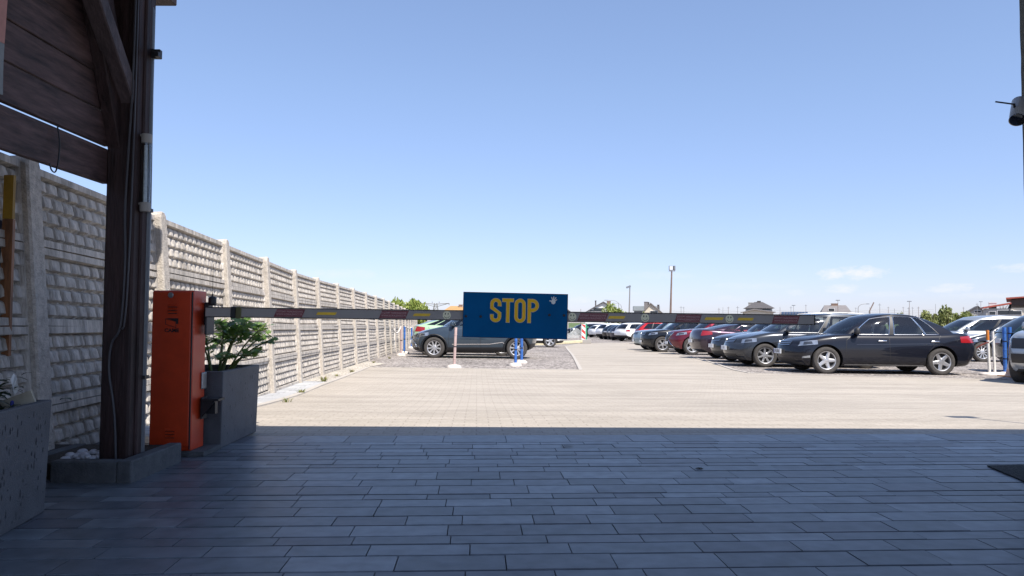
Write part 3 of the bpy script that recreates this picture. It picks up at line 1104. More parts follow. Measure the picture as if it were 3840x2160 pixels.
for x, y, z in ((.0, .02, .215), (-.03, -.04, .2), (.035, .05, .145), (.10, .06, .12), (-.05, .08, .17), (.08, .1, .085)):
    bw = BM()
    b0 = Vector((x, y, z))
    blade(bw, b0, Vector((random.uniform(-.3, .3), random.uniform(-.3, .3), 1)), .055, .012, .1)
    blade(bw, b0 + Vector((.004, .004, 0)), Vector((random.uniform(-.4, .4), random.uniform(-.4, .4), 1)), .05, .011, -.1)
    obj('flower', bw, mat('white_spathe', (.55, .56, .55), .6), lily)
bm = BM()
prism(bm, [(0, 0), (.13, .025), (.105, .085), (-.03, .035)], 0, .012)
tag(obj('plant_marker', bm, mat('marker_beige', (.38, .34, .26), .7, var=.1, scale=30), loc=(-2.17, 3.19, .46)), 'broken beige card stuck among the leaves of the lower left planter', 'plant marker')
bm = BM()
lathe(bm, [(.006, 0), (.007, .05), (.003, .055)], 8)
tag(obj('plant_stick', bm, mat('blue_plastic', (.01, .02, .20), .4), loc=(-2.115, 3.15, .45)), 'tiny blue stick in the soil of the lower left planter', 'plant label')

# ================================================================== BARRIER
M_orange = mat('orange_enamel', (.52, .046, .010), .38, var=.14, scale=9, spec=.45, bump=.03, bscale=220)
cb0 = Vector((-2.0, 4.74, .014))
CY = 4.56
A0 = at(556, 1680, CY)
A1 = at(711, 1703, CY)
cx0, cx1 = A0.x, A1.x - .0
W_, H_, D_ = cx1 - cx0, .985, .20
cbx = thing('barrier_cabinet', 'orange steel barrier cabinet with louvres, lock and black emblem on its front', 'barrier cabinet', (cx0, CY, .014))
bm = BM()
bbox_(bm, -.01, W_ + .09, -.01, D_ + .06, 0, .03)
obj('base_plate', bm, M_kerb, cbx)
bm = BM()
bbox_(bm, 0, W_, .012, D_, .03, .03 + H_)
bevel(bm, .006, 2)
obj('body', bm, M_orange, cbx)
bm = BM()
bbox_(bm, .003, W_ - .012, 0, .0115, .06, H_ + .022)
bevel(bm, .004, 2)
door = obj('door', bm, M_orange, cbx)
bm = BM()
bbox_(bm, W_ - .0105, W_ - .004, .004, .0118, .04, H_ + .02)
obj('door_gasket', bm, M_black, cbx)
for z0, n in ((.875, 3), (.115, 3)):
    for k in range(n):
        bm = BM()
        z = z0 + k * .020
        prism(bm, [(-.010, z), (-.010, z + .004), (0.0, z + .013), (0.0, z)], W_ * .40, W_ * .62, plane='YZ')
        obj('louvre', bm, M_orange, door)
        bm = BM()
        bbox_(bm, W_ * .40, W_ * .62, -.0012, -.0003, z - .0055, z - .0005)
        obj('louvre_shade', bm, M_black, door)  # black strip drawn as the shade line under each louvre
bm = BM()
lathe(bm, [(.017, 0), (.017, -.006), (.012, -.008), (.0, -.008)], 20, axis='Y', c=(W_ * .46, 0, .985))
bbox_(bm, W_ * .46 - .002, W_ * .46 + .002, -.0095, -.0078, .975, .993)
obj('lock', bm, M_steel, door, smooth=40)
bm = BM()
ex, ez, es = W_ * .345, .765, .078
prism(bm, [(ex, ez + es), (ex + es, ez + es), (ex + es, ez + es * .55), (ex + es * .84, ez + es * .55), (ex + es * .84, ez + es * .76)], -.0022, -.0008)
for a, b in (((ex, ez + es * .98), (ex, ez + es * .5)), ((ex, ez + es * .52), (ex + es * .82, ez + es * .26)), ((ex + es * .82, ez + es * .26), (ex + es * .82, ez + es * .78)), ((ex, ez + es * .93), (ex + es * .85, ez + es * .74))):
    tube(bm, [(a[0], -.0015, a[1]), (b[0], -.0015, b[1])], .0016, 4)
text_bm(bm, 'CAME', .030, Matrix.Translation((ex + es / 2, -.0014, ez + .002)) @ FRONT, bold=.0012, sx=1.12)
obj('emblem', bm, M_ink, door)
bm = BM()
bbox_(bm, W_ + .0005, W_ + .014, .135, .20, .395, .50)
bevel(bm, .006, 2)
obj('photocell', bm, M_steel, cbx)
bm = BM()
bbox_(bm, W_ + .012, W_ + .02, .115, .20, .21, .345)
bbox_(bm, W_ + .02, W_ + .13, .10, .20, .325, .338)
prism(bm, [(W_ + .02, .22), (W_ + .10, .325), (W_ + .02, .325)], .12, .13)
bbox_(bm, W_ + .02, W_ + .09, .15, .19, .24, .32)
obj('card_reader', bm, M_black, cbx)
# black hub and beacon with a whip antenna
bm = BM()
bbox_(bm, W_ + .0005, W_ + .03, .16, .235, .80, .945)
bbox_(bm, W_ + .03, W_ + .045, .10, .225, .74, .90)
bevel(bm, .006, 2)
obj('arm_hub', bm, M_black, cbx)
bm = BM()
lathe(bm, [(.022, .925), (.025, .93), (.025, .968), (.019, .98), (.006, .985), (.004, 1.0), (.0, 1.002)], 16, c=(W_ + .050, .17, 0))
be = obj('beacon', bm, M_black, cbx, smooth=50)
bm = BM()
tube(bm, [(W_ + .050, .17, .99), (W_ + .051, .17, 1.19)], .0017, 5)
obj('antenna', bm, M_black, be)

# the boom
DA = 4.64
b0 = AD(520, 785, DA)
b1 = AD(2045, 805, DA)
arm = thing('barrier_boom', 'long grey barrier boom with stickers lowered across the entrance', 'barrier arm', b0)
arm.rotation_euler = (0, -math.atan2(b1.z - b0.z, b1.x - b0.x) , 0)
arm.rotation_euler = (0, math.atan2(b0.z - b1.z, b1.x - b0.x), 0)
AL = (b1 - b0).length
AH = .0575
M_boom = mat('boom_grey', (.34, .305, .275), .5, .0, var=.08, scale=6)
bm = BM()
bbox_(bm, 0, AL, -.025, .025, -AH / 2, AH / 2)
bevel(bm, .004, 2)
obj('boom', bm, M_boom, arm)
bm = BM()
bbox_(bm, -.002, AL + .004, -.027, .0265, AH / 2 - .0015, AH / 2 + .0035)
bbox_(bm, -.002, AL + .004, -.027, .0265, -AH / 2 - .0035, -AH / 2 + .0015)
bbox_(bm, AL - .001, AL + .005, -.0265, .0265, -AH / 2, AH / 2)
obj('rubber_edge', bm, M_black, arm)
def ax(dx):
    """display pixel x on the boom -> local x"""
    return (dx - 520) / (2045 - 520) * AL
bm = BM()
bbox_(bm, ax(584), ax(597), -.032, .03, -.036, .036)
bevel(bm, .004)
obj('clamp', bm, M_black, arm)
bm = BM()
bbox_(bm, ax(597.5), ax(611), -.035, .03, -.038, .036)
bevel(bm, .005)
for k in range(5):
    bbox_(bm, ax(599 + k * 2.2), ax(599.7 + k * 2.2), -.0365, -.034, -.034, .03)
obj('strap_buckle', bm, mat('olive_strap', (.13, .12, .045), .6), arm)
M_stk = mat('sticker_maroon', (.20, .04, .045), .5, var=.1, scale=40)
M_stk_t = mat('sticker_text', (.48, .28, .27), .5)
M_yel = mat('reflector_yellow', (.88, .55, .02), .45, var=.1, scale=50)
M_cream = mat('smiley_cream', (.88, .83, .56), .5)
for x0, x1, slant in ((692, 771, 8), (955, 1030, 8), (1451, 1530, 8), (1695, 1763, 6), (1938, 2008, 6)):
    s = ax(520 + slant)
    bm = BM()
    h = .0245
    prism(bm, [(ax(x0), -h), (ax(x1) - s, -h), (ax(x1), h), (ax(x0) + s, h)], -.0268, -.0255)
    st = obj('sticker', bm, M_stk, arm)
    bm = BM()
    cx = (ax(x0) + ax(x1)) / 2
    wd = (ax(x1) - ax(x0)) * .84
    for tx, z in (('SYSTEMY PARKINGOWE', .009), ('WWW.KORALEWSCY.PL', -.008)):
        t = BM()
        text_bm(t, tx, .016, Matrix.Identity(4), bold=.0004)
        xs_ = [v.co.x for v in t.verts]
        k = wd / (max(xs_) - min(xs_))
        t.free()
        text_bm(bm, tx, .016, Matrix.Translation((cx, -.0273, z)) @ FRONT, bold=.0004, sx=k)
    bbox_(bm, cx - wd / 2, cx + wd / 2 - .02, -.0273, -.0269, -.0195, -.0185)
    obj('lettering', bm, M_stk_t, st)
for x0, x1 in ((798, 850), (1040, 1085), (1528, 1572), (1769, 1818), (1851, 1893)):
    bm = BM()
    prism(bm, [(ax(x0), -.0085), (ax(x1 - 4), -.0085), (ax(x1), .0085), (ax(x0 + 4), .0085)], -.0275, -.0255)
    obj('reflector', bm, M_yel, arm)
for xc in (1125, 1439, 1621, 1832):
    c = ax(xc)
    bm = BM()
    lathe(bm, [(.0255, -.0256), (.0255, -.0268), (.0, -.0268)], 28, axis='Y', c=(c, 0, 0))
    sm = obj('smiley', bm, M_cream, arm)
    bm = BM()
    for sx_ in (-1, 1):
        pts = [(c + sx_ * .0085 + .0028 * math.cos(t * .5236), .009 + .0062 * math.sin(t * .5236)) for t in range(12)]
        prism(bm, pts, -.0274, -.0269)
    tube(bm, [(c + .0165 * math.cos(R(a)), -.0272, -.001 + .0165 * math.sin(R(a))) for a in range(200, 345, 12)], .0012, 5)
    obj('face', bm, M_ink, sm)

# STOP board bolted on the boom
s0 = AD(1167, 735, DA - .04)
s1 = AD(1428, 741, DA - .04)
s2 = AD(1164, 847, DA - .04)
SW, SH = (s1 - s0).length, (s2 - s0).length
sg = thing('stop_sign', 'dark blue STOP board with orange-yellow letters hanging on the barrier boom', 'stop sign', (s2.x, s2.y, s2.z))
sg.rotation_euler = (0, math.atan2(s0.z - s1.z, s1.x - s0.x), 0)
bm = BM()
bbox_(bm, 0, SW, -.004, .004, 0, SH)
bevel(bm, .0015)
obj('board', bm, mat('sign_blue', (.0, .105, .27), .6, var=.13, scale=5, spec=.08), sg)
bm = BM()
for a in ((0, SW, -.005, .0045, SH, SH + .0025), (0, SW, -.005, .0045, -.0025, 0), (-.0025, 0, -.005, .0045, -.0025, SH + .0025), (SW, SW + .0025, -.005, .0045, -.0025, SH + .0025)):
    bbox_(bm, *a)
obj('edge_trim', bm, mat('sign_edge', (.006, .02, .05), .5), sg)
prism_ = prism
def glyph(bm, ch, x, z, w, h, st, grow, y0, y1):
    """heavy condensed letters from bars"""
    g = grow
    cnt = [0]
    def prism(b_, poly, ya, yb):
        cnt[0] += 1
        prism_(b_, poly, ya - .00009 * cnt[0], yb)
    def bar(a, b, c, d):
        prism(bm, [(x + a - g, z + c - g), (x + b + g, z + c - g), (x + b + g, z + d + g), (x + a - g, z + d + g)], y0, y1)
    def arc(cx, cz, ro, ri, a0, a1, n=10):
        o = [(x + cx + (ro + g) * math.cos(R(lerp(a0, a1, i / n))), z + cz + (ro + g) * math.sin(R(lerp(a0, a1, i / n)))) for i in range(n + 1)]
        q = [(x + cx + max(.0005, ri - g) * math.cos(R(lerp(a1, a0, i / n))), z + cz + max(.0005, ri - g) * math.sin(R(lerp(a1, a0, i / n)))) for i in range(n + 1)]
        prism(bm, o + q, y0, y1)
    r = w / 2
    ri = r - st
    if ch == 'T':
        bar(0, w, h - st, h)
        bar(r - st / 2, r + st / 2, 0, h)
    elif ch == 'O':
        arc(r, h - r, r, ri, 0, 180)
        arc(r, r, r, ri, 180, 360)
        bar(0, st, r, h - r)
        bar(w - st, w, r, h - r)
    elif ch == 'P':
        bar(0, st, 0, h)
        rr = h * .27
        bar(st * .5, w - rr, h - st, h)
        bar(st * .5, w - rr, h - 2 * rr, h - 2 * rr + st)
        arc(w - rr, h - rr, rr, rr - st, -90, 90)
    elif ch == 'S':
        arc(r, h - r, r, ri, 0, 180)
        arc(r, r, r, ri, 180, 360)
        bar(w - st, w, h - r - h * .09, h - r)
        bar(0, st, r, r + h * .09)
        bar(0, st, h * .60, h - r)
        bar(w - st, w, r, h * .40)
        # diagonal spine
        prism(bm, [(x - g * .7, z + h * .60 + g), (x + st + g, z + h * .63 + g), (x + w + g * .7, z + h * .40 + g * .5), (x + w - st - g, z + h * .36 - g), (x - g * .2, z + h * .56)], y0, y1)
LH = .147
lx0 = (1234 - 1166) / 262 * SW
for grow, y0, y1, mt, nm in ((.0022, -.0052, -.0038, mat('letter_outline', (.62, .58, .46), .5), 'letter_outline'), (0., -.0066, -.0050, mat('letter_yellow', (.95, .53, .02), .5, var=.05, scale=30, spec=.2), 'lettering')):
    bm = BM()
    z = SH - .034 - LH
    for i, (ch, x, w) in enumerate((('S', 0, .067), ('T', .0745, .069), ('O', .151, .067), ('P', .232, .068))):
        glyph(bm, ch, lx0 + x, z, w, LH, .0195, grow, y0 + .00001 * i, y1 + .00001 * i)
    obj(nm, bm, mt, sg)
bm = BM()
hx, hz = (1392 - 1166) / 262 * SW, SH - .042
pts = []
for fa, tip, hw_ in ((168, .025, 13), (112, .031, 9), (84, .034, 9), (57, .033, 9), (28, .028, 9)):
    pts.append((.013, fa + hw_ + 3))
    for q in (1, .6, 0, -.6, -1):
        pts.append((tip * (1 - .18 * q * q), fa + hw_ * .82 * q))
    pts.append((.013, fa - hw_ - 3))
pts += [(.014, 0), (.016, -40), (.017, -80), (.016, -120), (.014, -150)]
prism(bm, [(hx + r_ * math.cos(R(a)), hz - .004 + r_ * math.sin(R(a))) for r_, a in pts], -.0060, -.0040)
obj('hand_symbol', bm, mat('symbol_cream', (.82, .80, .72), .5), sg)
for bx_, bz_ in ((1173, .46), (1210, .46), (1383, .53), (1420, .53)):
    bm = BM()
    lathe(bm, [(.0085, -.003), (.0085, -.0075), (.005, -.009), (0, -.009)], 14, axis='Y', c=((bx_ - 1166) / 262 * SW, 0, SH * bz_))
    obj('bolt', bm, M_black, sg, smooth=40)

# ================================================================== SECURITY CAMERA on the gatehouse wall
c = at(3820, 408, 3.8)
sc_ = thing('security_camera', 'white and black security camera with a stub antenna on the right wall edge', 'security camera', (c.x, c.y, c.z))
sc_.rotation_euler = (R(48), R(0), R(-42))
bm = BM()
lathe(bm, [(.0, -.09), (.030, -.09), (.036, -.08), (.036, .06), (.03, .07), (0, .07)], 20, axis='Y')
obj('housing', bm, mat('camera_white', (.42, .42, .42), .4), sc_, smooth=45)
bm = BM()
lathe(bm, [(.034, -.091), (.037, -.093), (.037, -.100), (.03, -.106), (.0, -.108)], 20, axis='Y')
obj('lens_face', bm, mat('lens_black', (.01, .008, .012), .1, coat=1.), sc_, smooth=45)
bm = BM()
tube(bm, [(-.012, -.03, .034), (-.012, -.03, .055)], .006, 8)
tube(bm, [(-.012, -.03, .053), (-.085, -.05, .10)], .0042, 8)
obj('antenna', bm, M_black, sc_, smooth=50)
bm = BM()
bbox_(bm, .03, .12, .02, .07, -.02, .02)
obj('mount', bm, mat('camera_white', (.42, .42, .42), .4), sc_)

# floodlight outside the picture on the right: only its shadow is seen on the paving
fl = thing('wall_floodlight', 'slim arm with a floodlight whose shadow lies on the sunlit paving at right', 'floodlight', (0, 0, 0))
tip = P(3620, 1568)
root_ = P(3840, 1590)
k = 2.3
ofs = Vector((.33, -.62, 1)) * k
t0 = Vector((tip.x, tip.y, tip.z)) + ofs
t1 = Vector((root_.x, root_.y, root_.z)) + ofs
bm = BM()
tube(bm, [t0, t1, t1 + (t1 - t0) * 1.2], .016, 8)
obj('arm', bm, M_steel, fl)
bm = BM()
box(bm, t0 + Vector((0, .06, 0)), (.24, .14, .05))
obj('lamp_head', bm, M_black, fl)
# dead leaf on the slabs
bm = BM()
p = PD(1426, 1129)
lf = [(-.05, 0), (-.02, .018), (.03, .012), (.055, .0), (.02, -.014), (-.025, -.012)]
v = [bm.verts.new((x, y, .006 + .02 * abs(x))) for x, y in lf]
bm.faces.new(v)
tag(obj('dead_leaf', bm, mat('dry_leaf', (.045, .04, .03), .8), loc=(p.x, p.y, .012)), 'dry dark leaf lying alone on the shaded slabs below the STOP board', 'leaf')
bm = BM()
p = PD(1760, 1186)
for k in range(9):
    a = random.uniform(0, 6.28)
    L = random.uniform(.01, .022)
    cx, cy = random.gauss(0, .006), random.gauss(0, .006)
    bm.faces.new([bm.verts.new(q) for q in ((cx - L * math.cos(a), cy - L * math.sin(a), .002), (cx + .004 * math.sin(a), cy - .004 * math.cos(a), .01), (cx + L * math.cos(a), cy + L * math.sin(a), .004))])
tag(obj('twig', bm, mat('dry_leaf', (.045, .04, .03)), loc=(p.x, p.y, .012)), 'tiny dark scrap of twig on the shaded slabs right of the dead leaf', 'debris')
# ================================================================== CARS
# a car's own frame: nose towards -x, tail towards +x, origin on the ground in the middle
def paint(name, base, rough=.32, metal=.25, coat=1.0):
    return mat(name, base, rough, metal, coat=coat, var=.06, scale=3, world=False, spec=.12)

SEDAN = dict(L=4.50, W=1.78, H=1.45, fo=.87, wb=2.65, r=.317,
    top=[(0, .70), (.06, .75), (.3, .825), (.8, .91), (1.25, .965), (1.5, .975), (2.6, .98), (3.6, 1.0), (3.98, 1.02), (4.32, 1.0), (4.44, .95), (4.50, .88)],
    bot=[(0, .26), (.12, .19), (.6, .18), (3.9, .20), (4.3, .23), (4.50, .32)],
    plan=[(0, .84), (.03, .91), (.10, .97), (.22, 1.), (.8, 1.), (.93, .96), (1, .86)],
    xA=1.15, xB=1.78, xC=3.38, xD=4.02, hb=.915, hr=.67, roofd=[(0, .105), (.15, .045), (.35, .006), (.5, 0), (.75, .018), (1, .10)],
    win=[('side_window', .075, .405), ('pillar', .405, .45), ('side_window', .45, .72), ('quarter_window', .73, .85)], wz=(.04, .88), rg=(.10, .86))
HATCH = dict(L=4.12, W=1.78, H=1.56, fo=.85, wb=2.61, r=.33,
    top=[(0, .66), (.07, .74), (.3, .85), (.75, .95), (1.1, 1.02), (1.3, 1.04), (2.6, 1.07), (3.5, 1.10), (3.95, 1.10), (4.06, 1.06), (4.12, 1.0)],
    bot=[(0, .26), (.12, .20), (.6, .19), (3.5, .21), (3.9, .27), (4.12, .38)],
    plan=[(0, .80), (.04, .90), (.11, .97), (.22, 1.), (.8, 1.), (.93, .965), (1, .86)],
    xA=.98, xB=1.85, xC=3.45, xD=4.06, hb=.875, hr=.64, roofd=[(0, .075), (.2, .015), (.4, 0), (.7, .02), (1, .09)],
    win=[('quarter_window', .06, .15), ('side_window', .165, .43), ('pillar', .43, .47), ('side_window', .47, .76), ('quarter_window', .78, .90)], wz=(.05, .84), rg=(.12, .85))
WAGON = dict(SEDAN, L=4.50, W=1.78, H=1.49, fo=.90, wb=2.69, r=.32,
    top=[(0, .67), (.08, .745), (.3, .825), (.75, .92), (1.15, .98), (1.4, .99), (2.6, .99), (3.6, 1.01), (4.3, 1.02), (4.44, .99), (4.5, .92)],
    bot=[(0, .25), (.12, .18), (.6, .17), (3.8, .20), (4.3, .27), (4.5, .40)],
    xA=1.02, xB=1.95, xC=3.95, xD=4.45, roofd=[(0, .07), (.2, .015), (.4, 0), (.8, .01), (1, .05)],
    win=[('side_window', .075, .37), ('pillar', .37, .41), ('side_window', .41, .66), ('pillar', .66, .69), ('quarter_window', .69, .92)])
SUV = dict(L=4.75, W=1.92, H=1.69, fo=.90, wb=2.82, r=.37,
    top=[(0, .89), (.07, .96), (.3, 1.02), (.8, 1.08), (1.25, 1.115), (1.5, 1.12), (3, 1.14), (4.2, 1.17), (4.6, 1.15), (4.7, 1.08), (4.75, 1.0)],
    bot=[(0, .30), (.12, .24), (.6, .23), (4.0, .25), (4.5, .32), (4.75, .45)],
    plan=[(0, .84), (.04, .91), (.11, .97), (.22, 1.), (.82, 1.), (.94, .965), (1, .87)],
    xA=1.18, xB=2.05, xC=4.00, xD=4.66, hb=.87, hr=.65, roofd=[(0, .07), (.2, .015), (.4, 0), (.75, .015), (1, .06)],
    win=[('side_window', .075, .37), ('pillar', .37, .41), ('side_window', .41, .68), ('pillar', .68, .71), ('quarter_window', .71, .90)], wz=(.05, .85), rg=(.12, .85))
MPV = dict(SUV, L=4.45, W=1.80, H=1.66, fo=.82, wb=2.75, r=.32,
    top=[(0, .68), (.07, .78), (.3, .90), (.6, 1.0), (.95, 1.10), (1.3, 1.13), (3, 1.14), (4.2, 1.15), (4.38, 1.12), (4.45, 1.02)],
    bot=[(0, .27), (.12, .20), (.6, .19), (3.8, .21), (4.2, .27), (4.45, .40)],
    xA=.80, xB=1.75, xC=4.10, xD=4.42, hb=.88, hr=.72,
    win=[('side_window', .075, .36), ('pillar', .36, .395), ('side_window', .395, .70), ('pillar', .70, .73), ('quarter_window', .73, .94)], wz=(.04, .80))

def body_pt(S, u, t, s):
    x = u * S['L']
    zt, zb = pchip(S['top'], x), pchip(S['bot'], x)
    hw = S['W'] / 2 * pchip(S['plan'], u)
    sc = pchip([(0, .88), (.10, .965), (.38, 1.0), (.62, .995), (.80, .975), (.92, .94), (1, .86)], s)
    z = zb + s * (zt - zb) - .035 * t * t * s ** 4
    y = t * hw * sc
    ff = max(0, 1 - x / .95) ** 2
    fr = max(0, 1 - (S['L'] - x) / .8) ** 2
    x += ff * (.30 * t * t + .26 * max(0, s - .5) ** 2 + .30 * max(0, .28 - s))
    x -= fr * (.16 * t * t + .30 * max(0, s - .6) ** 2 + .18 * max(0, .4 - s))
    return Vector((x - S['L'] / 2, y, z))
def cab_pt(S, u, t, s):
    xb, xt = lerp(S['xA'], S['xD'], u), lerp(S['xB'], S['xC'], u)
    x = lerp(xb, xt, s)
    x += .20 * t * t * (1 - u) ** 4 - .12 * t * t * u ** 4
    x -= (.07 * (1 - u) ** 6 - .07 * u ** 6) * math.sin(math.pi * s)
    zb = pchip(S['top'], min(max(xb + (.2 * t * t * (1 - u) ** 4), 0), S['L'])) - .03 - .035 * t * t
    zr = S['H'] - pchip(S['roofd'], u) - .032 * t * t
    z = zb + s * (zr - zb)
    hb, hr = S['W'] / 2 * S['hb'], S['W'] / 2 * S['hr']
    pin = 1 - .10 * (1 - u) ** 4 - .10 * u ** 4
    y = t * (lerp(hb, hr, s) + .035 * math.sin(math.pi * s)) * pin
    return Vector((x - S['L'] / 2, y, z))

def evaluated(o):
    dg = bpy.context.evaluated_depsgraph_get()
    me = bpy.data.meshes.new_from_object(o.evaluated_get(dg))
    return me
def make_body(S, mats, arches=True, sub=1, nu=34, nt=8, ns=7, cladding=None):
    bm = BM()
    us = [0, .012] + [lerp(.035, .965, i / (nu - 4)) for i in range(nu - 3)] + [.988, 1]
    ts = [-1, -.94] + [lerp(-.80, .80, i / (nt - 4)) for i in range(nt - 3)] + [.94, 1]
    ss = [0, .05] + [lerp(.16, .88, i / (ns - 4)) for i in range(ns - 3)] + [.96, 1]
    V = {}
    def vert(i, j, k):
        key = (i, j, k)
        if key not in V:
            V[key] = bm.verts.new(body_pt(S, us[i], ts[j], ss[k]))
        return V[key]
    a, b, c = len(us) - 1, len(ts) - 1, len(ss) - 1
    for i in range(a):
        for j in range(b):
            um = (us[i] + us[i + 1]) / 2 * S['L']
            f = bm.faces.new((vert(i, j, c), vert(i + 1, j, c), vert(i + 1, j + 1, c), vert(i, j + 1, c)))
            if S['xA'] + .25 < um < S['xD'] - .15 and abs((ts[j] + ts[j + 1]) / 2) < .86:
                f.material_index = 2
            f = bm.faces.new((vert(i, j, 0), vert(i, j + 1, 0), vert(i + 1, j + 1, 0), vert(i + 1, j, 0)))
            f.material_index = 1
        for k in range(c):
            for j in (0, b):
                f = bm.faces.new((vert(i, j, k), vert(i + 1, j, k), vert(i + 1, j, k + 1), vert(i, j, k + 1)))
                if cladding and (ss[k] + ss[k + 1]) / 2 < cladding:
                    f.material_index = 1
    for j in range(b):
        for k in range(c):
            for i in (0, a):
                f = bm.faces.new((vert(i, j, k), vert(i, j + 1, k), vert(i, j + 1, k + 1), vert(i, j, k + 1)))
                if cladding and (ss[k] + ss[k + 1]) / 2 < cladding:
                    f.material_index = 1
    bmesh.ops.recalc_face_normals(bm, faces=bm.faces)
    me = bpy.data.meshes.new('body')
    bm.to_mesh(me)
    bm.free()
    for m_ in mats:
        me.materials.append(m_)
    o = link('tmp', me)
    md = o.modifiers.new('s', 'SUBSURF')
    md.levels = md.render_levels = sub
    ct = None
    if arches:
        cb = BM()
        for x in (S['fo'], S['fo'] + S['wb']):
            for sg in (-1, 1):
                y0, y1 = sg * (S['W'] / 2 - .27), sg * (S['W'] / 2 + .3)
                lathe(cb, [(S['r'] + .055, min(y0, y1)), (S['r'] + .055, max(y0, y1))], 40, axis='Y', c=(x - S['L'] / 2, 0, S['r']))
        for f in cb.faces:
            f.material_index = 1
        bmesh.ops.recalc_face_normals(cb, faces=cb.faces)
        cm = bpy.data.meshes.new('cut')
        cb.to_mesh(cm)
        cb.free()
        for m_ in mats:
            cm.materials.append(m_)
        ct = link('cut', cm)
        bo = o.modifiers.new('b', 'BOOLEAN')
        bo.operation = 'DIFFERENCE'
        bo.object = ct
        bo.solver = 'EXACT'
    res = evaluated(o)
    bpy.data.objects.remove(o)
    if ct:
        bpy.data.objects.remove(ct)
    for p in res.polygons:
        p.use_smooth = True
    res.set_sharp_from_angle(angle=R(40))
    res.name = 'body'
    return res
def bvh_of(me):
    return BVHTree.FromPolygons([v.co[:] for v in me.vertices], [p.vertices[:] for p in me.polygons])
def hit(bvh, o, d, off=.006):
    p, n, i, dist = bvh.ray_cast(Vector(o), Vector(d).normalized())
    if p is None:
        return None
    if n.dot(Vector(d)) > 0:
        n = -n
    return p + n * off
def decal(bm, bvh, rows, dirs, off=.006, mi=0):
    """lay a grid of points on the body by shooting rays; rows: list of lists of origins, dirs likewise"""
    g = []
    for ro, rd in zip(rows, dirs):
        g.append([hit(bvh, a, b, off) for a, b in zip(ro, rd)])
    vv = [[bm.verts.new(p) if p is not None else None for p in r] for r in g]
    for j in range(len(vv) - 1):
        for i in range(len(vv[0]) - 1):
            q = (vv[j][i], vv[j][i + 1], vv[j + 1][i + 1], vv[j + 1][i])
            if all(v is not None for v in q):
                f = bm.faces.new(q)
                f.material_index = mi
def corner_lamp(S, bvh, front, sg, a0, a1, z0f, z1f, n=9, off=.008, dz=.0):
    """lamp wrapped round a corner; a in 0..1 goes from the middle of the end face round to the side"""
    bm = BM()
    hw = S['W'] / 2
    ex = -S['L'] / 2 if front else S['L'] / 2
    o_, d_ = [[], [], []], [[], [], []]
    for i in range(n + 1):
        q = i / n
        a = lerp(a0, a1, q)
        # aim point runs along a rounded corner inside the body
        sgn = 1 if front else -1
        ang = R(lerp(0, 90, clamp((a - .2) / .6)))
        aim = Vector((ex + sgn * (.55 + .9 * max(0, a - .8)), sg * hw * clamp(a * 2.2, 0, .62), 0))
        dr = Vector((sgn * math.cos(ang), -sg * math.sin(ang), 0))
        for k in range(3):
            zz = lerp(z0f(q), z1f(q), k / 2)
            org = aim - dr * 1.6
            o_[k].append((org.x, org.y, zz))
            d_[k].append(dr)
    decal(bm, bvh, o_, d_, off)
    return bm
def side_strip(S, bvh, pts, w=.010, off=.004, sg=-1):
    """thin line (shut gap, moulding) laid along the side; pts are (x from nose, z)"""
    bm = BM()
    P2 = []
    for (x0, z0), (x1, z1) in zip(pts, pts[1:]):
        n = max(2, int(math.hypot(x1 - x0, z1 - z0) / .06))
        P2 += [(lerp(x0, x1, i / n), lerp(z0, z1, i / n)) for i in range(n)]
    P2.append(pts[-1])
    A, B = [], []
    for i, (x, z) in enumerate(P2):
        a, b = P2[max(i - 1, 0)], P2[min(i + 1, len(P2) - 1)]
        d = Vector((b[0] - a[0], b[1] - a[1])).normalized()
        nn = Vector((-d.y, d.x)) * w / 2
        A.append((x + nn.x - S['L'] / 2, sg * 3, z + nn.y))
        B.append((x - nn.x - S['L'] / 2, sg * 3, z - nn.y))
    dr = [Vector((0, -sg, 0))] * len(A)
    decal(bm, bvh, [A, B], [dr, dr], off)
    return bm

